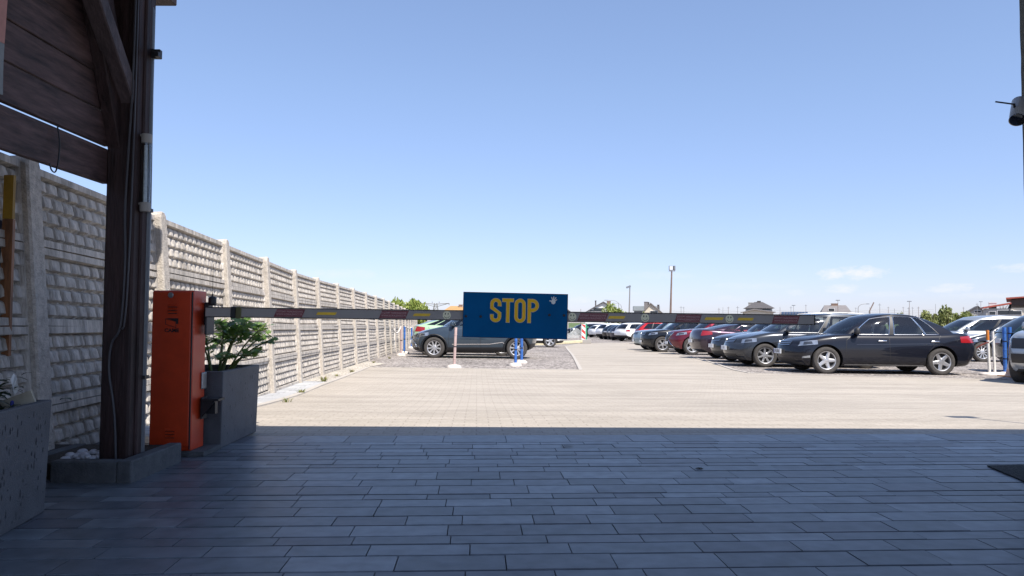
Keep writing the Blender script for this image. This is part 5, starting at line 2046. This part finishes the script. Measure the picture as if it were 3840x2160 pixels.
obj('base', b, mat('cone_base', (.55, .30, .15), .7, var=.2, scale=12), cn)
def rope(px0, py0, Y0, px1, py1, Y1, sag, r, mt, label, name='rope', cat='rope'):
    a, c = at(px0, py0, Y0), at(px1, py1, Y1)
    b = BM()
    tube(b, [a.lerp(c, i / 14) - Vector((0, 0, sag * 4 * (i / 14) * (1 - i / 14))) for i in range(15)], r, 6)
    return tag(obj(name, b, mt, smooth=60), label, cat)
M_rope = mat('rope_white', (.62, .58, .52), .8)
rope(3663, 1304, 17.0, 3713, 1283, 16.4, -.02, .016, mat('rope_red', (.48, .12, .08), .7), 'red and cream rope end tied between the saloon tail and the orange-topped post')
rope(3709, 1285, 16.4, 3735, 1262, 16.4, .02, .014, M_rope, 'white rope between the two white posts at the right')
rope(1470, 1222, 24.0, 1503, 1225, 24.5, .22, .02, M_rope, 'white rope slung along the wall to the pink post')
rope(1520, 1224, 25.0, 1545, 1226, 27.5, .06, .018, M_rope, 'white rope between the blue posts by the crossover nose')
# red and white marker board with green frame
p = P(2188, 1288)
mb = thing('marker_board', 'red and white striped marker board with a green frame on a grey foot', 'marker board', (p.x, p.y, gz(p.x, p.y)), R(4))
k_ = (p - CAM).y / F
bw, bh = 15 * k_, 58 * k_
z0 = .30
b = BM()
bbox_(b, -bw / 2, bw / 2, -.02, .0, z0, z0 + bh)
obj('board', b, M_white, mb)
b = BM()
for zc in (.08, .5, .92):
    hh, sl = .11 * bh, .10 * bh
    c = z0 + bh * zc
    lo_c = lambda z: max(z0 + .01, min(z0 + bh - .01, z))
    prism(b, [(-bw / 2 + .02, lo_c(c + sl - hh + .02)), (bw / 2 - .02, lo_c(c - sl - hh + .02)), (bw / 2 - .02, lo_c(c - sl + hh)), (-bw / 2 + .02, lo_c(c + sl + hh))], -.024, -.0205)
obj('stripe', b, mat('marker_red', (.50, .04, .03), .5), mb)
b = BM()
bbox_(b, bw / 2, bw / 2 + .12, .0, .10, z0, z0 + bh * 1.02)
bbox_(b, bw / 2 + .02, bw / 2 + .25, .02, .08, z0 + bh * .75, z0 + bh * .83)
obj('frame', b, mat('frame_green', (.03, .22, .12), .5), mb)
b = BM()
bbox_(b, -.2, .55, -.2, .3, 0, z0 * .98)
bevel(b, .03)
obj('foot', b, mat('foot_grey', (.30, .28, .26), .8), mb)
# low yellow-white beam between the board and the white car
a, c = P(2010, 1294), P(2182, 1288)
b = BM()
d = c - a
box(b, (a + c) / 2 + Vector((0, 0, .10)), (d.xy.length, .18, .2), rz=math.atan2(d.y, d.x))
bevel(b, .02)
tag(obj('barrier_beam', b, mat('beam_cream', (.62, .55, .36), .7, var=.15, scale=4)), 'low cream concrete beam lying left of the striped marker board', 'barrier beam')
# sagging chain-link fence left of the board
M_wire = mat('galvanised_wire', (.42, .44, .44), .5, .5)
a, c = at(2100, 1250, 80), at(2178, 1240, 84)
cl = thing('chain_link_fence', 'slack chain-link fence between the STOP board and the marker board', 'fence', (a.x, a.y, gz(a.x, a.y)))
b = BM()
d = (c - a)
H_ = 1.1
for k in range(26):
    for s in (1, -1):
        t0 = k / 22
        t1 = t0 + s * .16
        p0, p1 = a + d * t0, a + d * t1
        o_ = Vector((a.x, a.y, gz(a.x, a.y)))
        if 0 <= t1 <= 1.05 and t0 <= 1.05:
            tube(b, [Vector((p0.x, p0.y, gz(p0.x, p0.y))) - o_, Vector((p1.x, p1.y, gz(p1.x, p1.y) + H_ * (.75 + .25 * math.cos(t1 * 8)))) - o_], .018, 4)
obj('wire_mesh', b, M_wire, cl)
for t in (0, .5, 1):
    b = BM()
    p0 = a + d * t - Vector((a.x, a.y, a.z))
    tube(b, [Vector((p0.x, p0.y, 0)), Vector((p0.x, p0.y, 1.25))], .03, 6)
    obj('post', b, M_wire, cl)
# long dark boarded fence at the far side of the yard
M_bfence = mat('black_fence', (.035, .033, .033), .8, var=.3, scale=3)
def long_fence(px0, Y0, px1, Y1, h, label, step=2.6):
    d0, d1 = ray(px0, 1200), ray(px1, 1200)
    A = Vector((d0.x / d0.y * Y0, Y0, 0))
    B = Vector((d1.x / d1.y * Y1, Y1, 0))
    t = thing('board_fence', label, 'fence', (A.x, A.y, gz(A.x, A.y)))
    n = max(2, int((B - A).length / step))
    ang = math.atan2(B.y - A.y, B.x - A.x)
    for i in range(n):
        m_ = A.lerp(B, (i + .5) / n)
        b = BM()
        z = gz(m_.x, m_.y) - gz(A.x, A.y)
        for k in range(5):
            box(b, Vector((m_.x - A.x, m_.y - A.y, z + .15 + (k + .5) * (h - .15) / 5)), ((B - A).length / n - .12, .04, (h - .15) / 5 - .03), rz=ang)
        obj('slat_panel', b, M_bfence, t)
    for i in range(n + 1):
        m_ = A.lerp(B, i / n)
        b = BM()
        z = gz(m_.x, m_.y) - gz(A.x, A.y)
        box(b, Vector((m_.x - A.x, m_.y - A.y, z + h / 2 + .03)), (.1, .1, h + .06), rz=ang)
        obj('post', b, mat('fence_post_grey', (.22, .21, .20), .8), t)
long_fence(3600, 62, 4600, 50, 1.95, 'black slatted fence beyond the silver van at the right')
long_fence(2330, 96, 2760, 88, 2.15, 'dark slatted fence behind the red car, seen under the barrier boom')

# ================================================================== LAMP POLES, MASTS, PYLON
M_pole = mat('pole_grey', (.26, .25, .24), .6, .2)
M_rust = mat('pole_brown', (.19, .13, .105), .7, var=.2, scale=4)
def pole(px, ytop, Y, r0, r1, mt, label, px2=None, name='lamp_pole', cat='lamp pole', group=None):
    tp = at(px, ytop, Y)
    q = at(px2 if px2 else px, 1190, Y)
    g = gz(q.x, Y)
    t = thing(name, label, cat, (q.x, Y, g), 0, group)
    b = BM()
    top = Vector((tp.x - q.x, 0, tp.z - g))
    tube(b, [(0, 0, 0), top], [r0, r1], 8)
    obj('pole', b, mt, t, smooth=60)
    return t, top
t, top = pole(2519, 1018, 62, .11, .06, M_rust, 'tall brown lamp pole with two floodlights behind the red off-roader', 2511)
for dx, rz, w in ((-.08, .1, .36), (.20, -.9, .20)):
    b = BM()
    box(b, top + Vector((dx, -.1, .28)), (w, .14, .40), rz=rz)
    bevel(b, .03)
    f = obj('floodlight', b, M_steel, t)
    b = BM()
    box(b, top + Vector((dx, -.178, .28)), (w * .8, .012, .32), rz=rz)
    obj('lamp_glass', b, mat('lamp_glass', (.55, .58, .62), .2), f)
b = BM()
bbox_(b, top.x - .25, top.x + .28, -.06, .04, top.z + .0, top.z + .07)
obj('crossbar', b, M_white, t)
t, top = pole(2362, 1080, 80, .09, .06, M_pole, 'slim grey lamp pole with one small floodlight, left of the tall brown one', 2357)
b = BM()
box(b, top + Vector((-.15, 0, .12)), (.48, .25, .20), ry=R(-20))
obj('floodlight', b, M_steel, t)
b = BM()
tube(b, [top, top + Vector((0, 0, .3))], .05, 6)
obj('bracket', b, M_steel, t)
def street_lamp(px, ytop, Y, reach, label):
    t, top = pole(px, ytop, Y, .10, .07, M_pole, label, name='street_lamp', cat='street lamp', group='curved street lamps behind the houses')
    b = BM()
    pts = spline([top, top + Vector((reach * .08, 0, .5)), top + Vector((reach * .4, 0, .95)), top + Vector((reach, 0, 1.1))], 4)
    tube(b, pts, .06, 6)
    obj('arm', b, M_pole, t, smooth=60)
    b = BM()
    box(b, pts[-1] + Vector((reach * .12, 0, -.03)), (abs(reach) * .3, .3, .15))
    obj('lamp_head', b, M_steel, t)
street_lamp(2320, 1140, 210, -3.2, 'grey street lamp whose long arm reaches left over the bushes')
street_lamp(2330, 1150, 230, -2.2, 'lower street lamp with a curved arm just right of the longer-armed one')
street_lamp(3218, 1157, 170, 2.0, 'street lamp with a short pale head reaching right, beyond the roof of the black saloon')
UT = [(2178, 1159, 'white-house gable'), (2509 + 55, 1150, 'tall brown lamp pole'), (2696, 1155, 'hip-roofed house'), (2711, 1152, 'hip-roofed house'), (2731, 1150, 'hip-roofed house'), (2766, 1148, 'hip-roofed house'),
      (2925, 1151, 'solar roof'), (2966, 1149, 'solar roof'), (3022, 1142, 'grey mansard roof'), (2976, 1146, 'solar roof'), (3142, 1127, 'mansard chimney'), (3209, 1152, 'short street lamp'),
      (3262, 1152, 'leaning crane'), (3299, 1138, 'saloon roof'), (3331, 1150, 'saloon roof'), (3354, 1157, 'saloon roof'), (3387, 1150, 'saloon roof'), (3407, 1152, 'saloon roof'), (3410, 1131, 'saloon roof'), (3422, 1151, 'saloon roof'), (3444, 1150, 'round bushes'),
      (3508, 1140, 'round bushes'), (3613, 1151, 'grey house'), (3664, 1136, 'red-roofed house'), (3678, 1132, 'red-roofed house'), (2520 + 34, 1148, 'tall brown lamp pole')]
tall = {3142: 'with a small disc on top', 3410: 'with a flat lamp head', 3678: 'with a flat lamp head', 2976: 'with a dark knob on top'}
random.seed(17)
words = ['thin grey', 'slender pale', 'dark thin', 'fine wooden', 'narrow grey', 'stick-thin dark']
for i, (px, yt, near) in enumerate(UT):
    Y = 150 + (i * 37) % 60
    rank = sum(1 for q in UT if q[2] == near and q[0] < px) + 1
    of = sum(1 for q in UT if q[2] == near)
    ordn = ['first', 'second', 'third', 'fourth', 'fifth', 'sixth', 'seventh', 'eighth'][rank - 1]
    lb = f'{words[i % 6]} mast near the {near}' if of == 1 else f'{words[i % 6]} mast by the {near}, {ordn} of {of}'
    if px in tall:
        lb += ' ' + tall[px]
    t, top = pole(px, yt, Y, .065, .04, M_pole if i % 2 else M_rust, lb, name='utility_mast', cat='mast', group='thin masts on the skyline')
    b = BM()
    if px in tall:
        box(b, top + Vector((0, 0, .05)), (.8, .3, .16))
        obj('lamp_head', b, M_steel, t)
    elif i % 3:
        box(b, top + Vector((0, 0, -.3)), (.6, .07, .07))
        obj('crossarm', b, M_steel, t)
    else:
        b.free()
# leaning crane jib
a, c = at(3261, 1166, 190), at(3277, 1134, 190)
g = gz(a.x, 190)
t = thing('crane', 'distant crane jib leaning right on the skyline above the saloon', 'crane', (a.x, 190, g))
b = BM()
tube(b, [Vector((0, 0, 0)), Vector((0, 0, a.z - g))], .2, 6)
obj('mast', b, M_pole, t)
b = BM()
tube(b, [Vector((0, 0, a.z - g)), Vector((c.x - a.x, 0, c.z - g))], .14, 6)
obj('jib', b, M_rust, t)
# lattice pylon
tp = at(1634, 1137, 320)
g = gz(tp.x, 320)
t = thing('pylon', 'far lattice pylon with spread arms above the slate crossover', 'pylon', (tp.x, 320, g))
h = tp.z - g
b = BM()
for sx_ in (-1, 1):
    for sy in (-1, 1):
        tube(b, [(sx_ * 2, sy * 2, 0), (sx_ * .5, sy * .5, h)], .16, 4)
n = 6
for k in range(n):
    w0, w1 = lerp(2, .5, k / n), lerp(2, .5, (k + 1) / n)
    for s in (-1, 1):
        tube(b, [(-s * w0, -w0, h * k / n), (s * w1, -w1, h * (k + 1) / n)], .1, 4)
obj('lattice', b, M_pole, t)
for s in (-1, 1):
    b = BM()
    tube(b, [(0, 0, h * .96), (s * 5.8, 0, h * 1.0)], .16, 4)
    tube(b, [(0, 0, h * .84), (s * 5.8, 0, h * 1.0)], .13, 4)
    tube(b, [(s * 5.8, 0, h), (s * 5.8, 0, h - .8)], .15, 4)
    tube(b, [(s * 1.5, 0, h), (s * 1.5, 0, h * 1.07)], .12, 4)
    obj('arm', b, M_pole, t)
# power lines
for (x0, y0, x1, y1, Y, lb) in ((2520, 1166, 3500, 1160, 200, 'upper of the faint power lines along the skyline'), (2520, 1174, 3500, 1168, 200, 'lower of the faint power lines along the skyline')):
    a, c = at(x0, y0, Y), at(x1, y1, Y)
    b = BM()
    tube(b, [a.lerp(c, i / 20) - Vector((0, 0, .5 * math.sin(i / 20 * math.pi * 5) ** 2)) for i in range(21)], .022, 4)
    tag(obj('power_line', b, M_pole), lb, 'power line')

# ================================================================== HOUSES
M_wallw = mat('render_white', (.62, .62, .60), .9, var=.08, scale=.6)
M_wallb = mat('render_beige', (.56, .50, .40), .9, var=.08, scale=.6)
M_wallg = mat('render_grey', (.33, .32, .30), .9, var=.12, scale=.6)
M_rdark = mat('roof_dark', (.085, .078, .078), .8, var=.2, scale=1.5)
M_rgrey = mat('roof_grey', (.19, .175, .17), .8, var=.12, scale=1.5)
M_rred = mat('roof_red', (.36, .085, .06), .8, var=.15, scale=1.5)
M_rtan = mat('roof_tan', (.42, .25, .10), .8, var=.2, scale=1.5)
M_wdark = mat('window_dark', (.03, .035, .04), .15)
M_brick = mat('chimney_brick', (.24, .16, .12), .9, var=.2, scale=4)
def house(label, px0, px1, Y, y_eave, y_apex, wall_m, roof_m, kind='gable', depth=9., over=.5, apex_f=.5, windows=(), chimneys=(), cat='house', apex_w=0., rz=0.):
    """px0, px1: wall edges; heights taken from photo rows; windows: (fx, py0, py1, width m)"""
    A, B = at(px0, y_eave, Y), at(px1, y_eave, Y)
    top = at((px0 + px1) / 2, y_apex, Y).z
    ez = (A.z + B.z) / 2
    g = gz((A.x + B.x) / 2, Y) - .2
    rz = -math.atan2(A.x, Y) * .9
    w = (B.x - A.x) * math.cos(rz)
    t = thing('house', label, cat, (A.x, Y, g), rz, 'houses beyond the car park')
    b = BM()
    if kind == 'gable':
        prism(b, [(0, 0), (w, 0), (w, ez - g), (w * apex_f, top - g), (0, ez - g)], 0, depth)
    else:
        bbox_(b, 0, w, 0, depth, 0, ez - g)
    obj('wall', b, wall_m, t)
    b = BM()
    th = .22
    if kind == 'gable':
        for sx_, xe in ((-1, -over), (1, w + over)):
            xe0 = 0 if sx_ < 0 else w
            sl = (top - ez) / (w * apex_f if sx_ < 0 else w * (1 - apex_f))
            zz = ez - g - sl * over
            prism(b, [(xe, zz + .03), (w * apex_f, top - g + .03), (w * apex_f, top - g + th + .06), (xe, zz + th)], -over, depth + over)
    elif kind == 'hip':
        r0, r1 = w * (.5 - apex_w / 2), w * (.5 + apex_w / 2)
        z0_, z1_ = ez - g, top - g
        ring = [b.verts.new(q) for q in ((-over, -over, z0_), (w + over, -over, z0_), (w + over, depth + over, z0_), (-over, depth + over, z0_))]
        rd = [b.verts.new(q) for q in ((r0, depth / 2, z1_), (r1, depth / 2, z1_))]
        b.faces.new(ring[::-1])
        b.faces.new((ring[0], ring[1], rd[1], rd[0]))
        b.faces.new((ring[1], ring[2], rd[1]))
        b.faces.new((ring[2], ring[3], rd[0], rd[1]))
        b.faces.new((ring[3], ring[0], rd[0]))
    elif kind == 'mono':
        zl = ez - g
        prism(b, [(-over, zl), (w + over, top - g), (w + over, top - g + .3), (-over, zl + .3)], -over, depth + over)
    elif kind == 'flat':
        bbox_(b, -over, w + over, -over, depth + over, ez - g + .003, top - g)
    rf = obj('roof', b, roof_m, t)
    for fx, y0, y1, ww in windows:
        zc0, zc1 = at(px0, y1, Y).z - g, at(px0, y0, Y).z - g
        x = w * fx
        b = BM()
        bbox_(b, x - ww / 2 - .08, x + ww / 2 + .08, -.10, -.003, zc0 - .08, zc1 + .08)
        f = obj('window', b, M_white, t)
        b = BM()
        bbox_(b, x - ww / 2, x + ww / 2, -.13, -.101, zc0, zc1)
        obj('pane', b, M_wdark, f)
    for fx, y1, ww, mt, yy in chimneys:
        b = BM()
        zt = at(px0, y1, Y).z - g
        bbox_(b, w * fx - ww / 2, w * fx + ww / 2, yy, yy + ww, ez - g - .2, zt)
        bbox_(b, w * fx - ww / 2 - .06, w * fx + ww / 2 + .06, yy - .06, yy + ww + .06, zt, zt + .15)
        obj('chimney', b, mt, rf)
    return t, w, ez - g, top - g
house('grey house peeping out behind the right edge of the STOP board', 2050, 2132, 200, 1166, 1146, M_wallg, M_rdark, 'gable', windows=((.93, 1160, 1172, .9),))
house('white gabled house with a wide dark roof and brick chimney left of the lamp poles', 2194, 2330, 180, 1174, 1135, M_wallw, M_rdark, 'gable', 12, .5, .5,
      windows=((.36, 1155, 1168, 2.2), (.19, 1163, 1168, 1.1)), chimneys=((.66, 1130, .9, M_brick, 1.5), (.30, 1128, .32, M_rdark, 3)))
house('beige gabled house with a dark window right of the slim lamp pole', 2410, 2480, 190, 1172, 1139, M_wallb, M_rgrey, 'gable', 11, .5, .42, windows=((.60, 1166, 1178, 1.8),),
      chimneys=((.18, 1133, .9, M_rgrey, 1.0), (.32, 1134, .4, M_rdark, 2), (.85, 1144, .5, M_rdark, 2)))
house('grey flat-topped wing left of the beige gabled house', 2379, 2470, 202, 1165, 1148, M_wallg, mat('roof_teal_grey', (.26, .29, .30), .8, var=.1, scale=1.), 'flat', 8, .3)
house('hip-roofed grey house with a dormer and upper balcony, centre right skyline', 2800, 2894, 180, 1156, 1131, M_wallg, M_rdark, 'hip', 9, .6, apex_w=.32, windows=((.78, 1157, 1163, 2.0),),
      chimneys=((.18, 1135, 1.0, M_wallg, 4), (.52, 1129, .8, M_rdark, 4)))
house('lower beige annex with a shallow grey roof in front of the hip-roofed house', 2788, 2898, 172, 1172, 1163, M_wallb, M_rgrey, 'gable', 6, .5, .35)
t, w, ez, tz = house('long low building with a solar-panelled roof between hip-roofed house and mansard roof', 2925, 3025, 130, 1184, 1169, M_wallg, M_rgrey, 'hip', 6, .3, apex_w=.85)
b = BM()
for i in range(9):
    for k in range(2):
        n0 = Vector((0, 3.3, tz - ez)).normalized()
        for_ = (i + .5) / 9
        x0, x1 = .2 + i * w / 9.1, .2 + (i + .86) * w / 9.1
        q = []
        for x, f in ((x0, .1 + k * .45), (x1, .1 + k * .45), (x1, .48 + k * .45), (x0, .48 + k * .45)):
            q.append(b.verts.new((x + f * .2, -.3 + 3.3 * f, ez + (tz - ez) * f + .06)))
        b.faces.new(q)
obj('solar_panel', b, mat('solar_dark', (.03, .04, .06), .15), t)
house('grey mansard-roofed house with a brick chimney above the estate car', 3092, 3178, 190, 1171, 1143.5, M_wallg, M_rgrey, 'hip', 10, .8, apex_w=.94, windows=((.30, 1157, 1167, 1.3),), chimneys=((.48, 1138.5, 1.6, M_brick, 4.5),))
house('tan-roofed house with a chimney left of the STOP board', 1672, 1750, 170, 1163, 1146, M_wallb, M_rtan, 'hip', 9, .4, apex_w=.55, chimneys=((.72, 1143, .9, M_brick, 3),))
house('dark grey gabled house behind the bushes at the right', 3632, 3688, 165, 1170, 1151, M_wallg, M_rdark, 'gable', 9, .5, .62, windows=((.6, 1165, 1172, 1.2),))
t, w, ez, tz = house('grey house with a sloping red roof at the right skyline', 3697, 3790, 140, 1157, 1139, M_wallg, M_rred, 'mono', 8, .4, windows=((.75, 1164, 1180, 2.4), (.25, 1168, 1180, 1.0)), chimneys=((.32, 1136, 1.2, M_wallw, 3),))
house('beige house end with one window beside the red-roofed house', 3794, 3850, 138, 1152, 1134, M_wallb, M_rdark, 'gable', 9, .4, .15, windows=((.35, 1166, 1180, 1.3),))
# open carport roof at the right edge
cp = at(3793, 1146, 42)
g = gz(cp.x, 42)
t = thing('carport', 'dark brown carport roof with a reddish top entering from the right edge', 'carport', (cp.x, 42, g), -R(34))
z0_, z1_ = cp.z - g, at(3793, 1122, 42).z - g
b = BM()
prism(b, [(0, z0_), (9, z0_), (9, z1_ + .6), (0, z1_)], 0, 8)
bevel(b, .02)
obj('fascia', b, mat('fascia_brown', (.045, .03, .025), .7, var=.3, scale=3), t)
b = BM()
prism(b, [(-.25, z1_ + .01), (9, z1_ + .62), (9, z1_ + .74), (-.25, z1_ + .09)], -.2, 8.2)
obj('roof', b, M_rred, t)
for x, y in ((1.9, .3), (1.9, 7.5), (8, .3), (8, 7.5)):
    b = BM()
    bbox_(b, x, x + .15, y, y + .15, 0, z0_ - .003)
    obj('post', b, M_rdark, t)

# ================================================================== TREES AND BUSHES
def foliage(bm, c, rad, n, leaf, rnd, upright=.0, clumps=14, flat=1.):
    cl = []
    for k in range(clumps):
        a, e = rnd.uniform(0, 6.283), rnd.uniform(-.3, 1.2)
        rr = rnd.uniform(.45, .85)
        cl.append((Vector((math.cos(a) * math.cos(e) * rad[0] * rr, math.sin(a) * math.cos(e) * rad[1] * rr, math.sin(e) * rad[2] * rr)), rnd.uniform(.25, .48)))
    for k in range(n):
        cc, cr = rnd.choice(cl)
        v = Vector((rnd.gauss(0, 1), rnd.gauss(0, 1), rnd.gauss(0, 1))).normalized() * (rnd.random() ** .5) * cr
        p = Vector(c) + cc + Vector((v.x * rad[0], v.y * rad[1], v.z * rad[2] * flat))
        d = Vector((rnd.uniform(-1, 1), rnd.uniform(-1, 1), rnd.uniform(-.4, 1) + upright)).normalized()
        s = d.cross(Vector((rnd.uniform(-1, 1), rnd.uniform(-1, 1), rnd.uniform(-1, 1)))).normalized()
        L = leaf * rnd.uniform(.6, 1.4)
        bm.faces.new([bm.verts.new(q) for q in (p - d * L, p - s * L * .45, p + d * L, p + s * L * .45)])
M_tree_l = island_mat('spring_leaf', [(.19, .25, .05), (.27, .33, .07), (.34, .38, .10), (.16, .23, .045)], rough=.6, noise_amt=.2, noise_scale=.8, bump=0, trans=.3)
M_tree_d = island_mat('bush_leaf', [(.13, .16, .045), (.20, .23, .07), (.28, .29, .11), (.15, .19, .05)], rough=.6, noise_amt=.2, noise_scale=.8, bump=0, trans=.25)
M_bark = mat('bark', (.10, .075, .055), .9, var=.3, scale=4)
def bush(label, px, y_top, Y, half_px, mt, name='bush', cat='bush', n=1500, group=None, upright=.3, y_bot=1195, spikes=0, seed=1, leaf=.16):
    k = Y / F
    q = at(px, y_top, Y)
    g = gz(q.x, Y)
    H_ = q.z - g
    rx = half_px * k
    t = thing(name, label, cat, (q.x, Y, g), 0, group)
    rnd = random.Random(seed)
    b = BM()
    zc = H_ * .55
    foliage(b, (0, 0, zc), (rx * 1.05, rx * .8, H_ * .42), n, leaf, rnd, upright)
    for s in range(spikes):
        x = rnd.uniform(-rx, rx) * .9
        h = (H_ * .80 + rnd.uniform(0, .25) * H_) * (1 - .30 * (abs(x) / rx) ** 2)
        p0 = Vector((x * .6, rnd.uniform(-.4, .4) * rx, h * .5))
        p1 = Vector((x, p0.y, h))
        for i in range(28):
            p = p0.lerp(p1, rnd.uniform(.3, 1)) + Vector((rnd.gauss(0, .06), rnd.gauss(0, .06), 0)) * rx * .25
            d = ((p1 - p0).normalized() + Vector((rnd.gauss(0, .5), rnd.gauss(0, .5), 0))).normalized()
            sd_ = d.cross(Vector((rnd.uniform(-1, 1), 1, 0))).normalized()
            L = leaf * rnd.uniform(.7, 1.3)
            b.faces.new([b.verts.new(v) for v in (p - d * L, p - sd_ * L * .35, p + d * L, p + sd_ * L * .35)])
    obj('crown', b, mt, t)
    b = BM()
    tube(b, [(0, 0, -.05), (.05, 0, H_ * .3), (0, .05, H_ * .62)], [rx * .09, rx * .06, rx * .02], 7)
    for a in range(7):
        an = a * .9 + seed
        tube(b, [(0, 0, H_ * .2), (math.cos(an) * rx * .4, math.sin(an) * rx * .4, H_ * .5), (math.cos(an) * rx * .6, math.sin(an) * rx * .6, H_ * .75)], [rx * .04, rx * .03, rx * .01], 5)
    obj('trunk', b, M_bark, t)
    return t
bush('pale green willow bush rising above the wall, the left and smaller one', 1487, 1121, 60, 46, M_tree_l, n=1900, seed=2, spikes=24, upright=.8, group='willow bushes beyond the wall')
bush('pale green willow bush with spiky shoots above the wall, right of the smaller one', 1562, 1122, 58, 52, M_tree_l, n=2300, seed=3, spikes=32, upright=.8, group='willow bushes beyond the wall')
bush('low green hedge bush far left of the STOP board, under the tan roof', 1700, 1160, 140, 30, M_tree_l, n=700, seed=4, upright=.3)
bush('sunlit fruit tree in front of the white gabled house', 2292, 1139, 120, 42, M_tree_l, 'tree', 'tree', n=1600, seed=5, spikes=16, upright=.5, leaf=.2)
bush('small round tree right of the one before the white house', 2336, 1160, 122, 22, M_tree_l, 'tree', 'tree', n=600, seed=6, upright=.4, leaf=.2)
bush('light green bush below the beige gabled house', 2416, 1163, 125, 24, M_tree_l, n=700, seed=7, upright=.4, leaf=.2)
bush('tiny bush at the right eave of the beige gabled house', 2488, 1169, 150, 8, M_tree_d, n=200, seed=8)
bush('round olive-green bush on the right skyline, left one of three', 3478, 1151, 75, 36, M_tree_d, n=1900, seed=9, upright=.3, spikes=6, group='olive bushes on the right skyline')
bush('tallest olive bush with a bare leader shoot on the right skyline', 3548, 1143, 76, 32, M_tree_d, n=1500, seed=10, upright=.5, spikes=22, group='olive bushes on the right skyline')
bush('wide low bush on the right skyline before the dark gabled house', 3612, 1154, 78, 46, M_tree_d, n=1700, seed=12, upright=.3, spikes=4, group='olive bushes on the right skyline')
bush('far low tree clump above the roof of the black saloon', 3375, 1167, 230, 14, M_tree_d, n=300, seed=13, leaf=.35)
# bare tree behind the red roof
q = at(3757, 1125, 160)
g = gz(q.x, 160)
t = thing('bare_tree', 'thin leafless tree crown behind the red-roofed house', 'tree', (q.x, 160, g))
b = BM()
rnd = random.Random(3)
h = q.z - g
tube(b, [(0, 0, 0), (0, 0, h * .6)], [.15, .09], 6)
for k in range(26):
    an = rnd.uniform(-1.1, 1.1)
    z = h * rnd.uniform(.4, .65)
    L = h * rnd.uniform(.2, .36)
    tube(b, [(0, 0, z), (math.sin(an) * L * .7, rnd.uniform(-.5, .5), z + L * .8 * math.cos(an) + .2)], [.05, .025], 4)
obj('branches', b, M_bark, t)
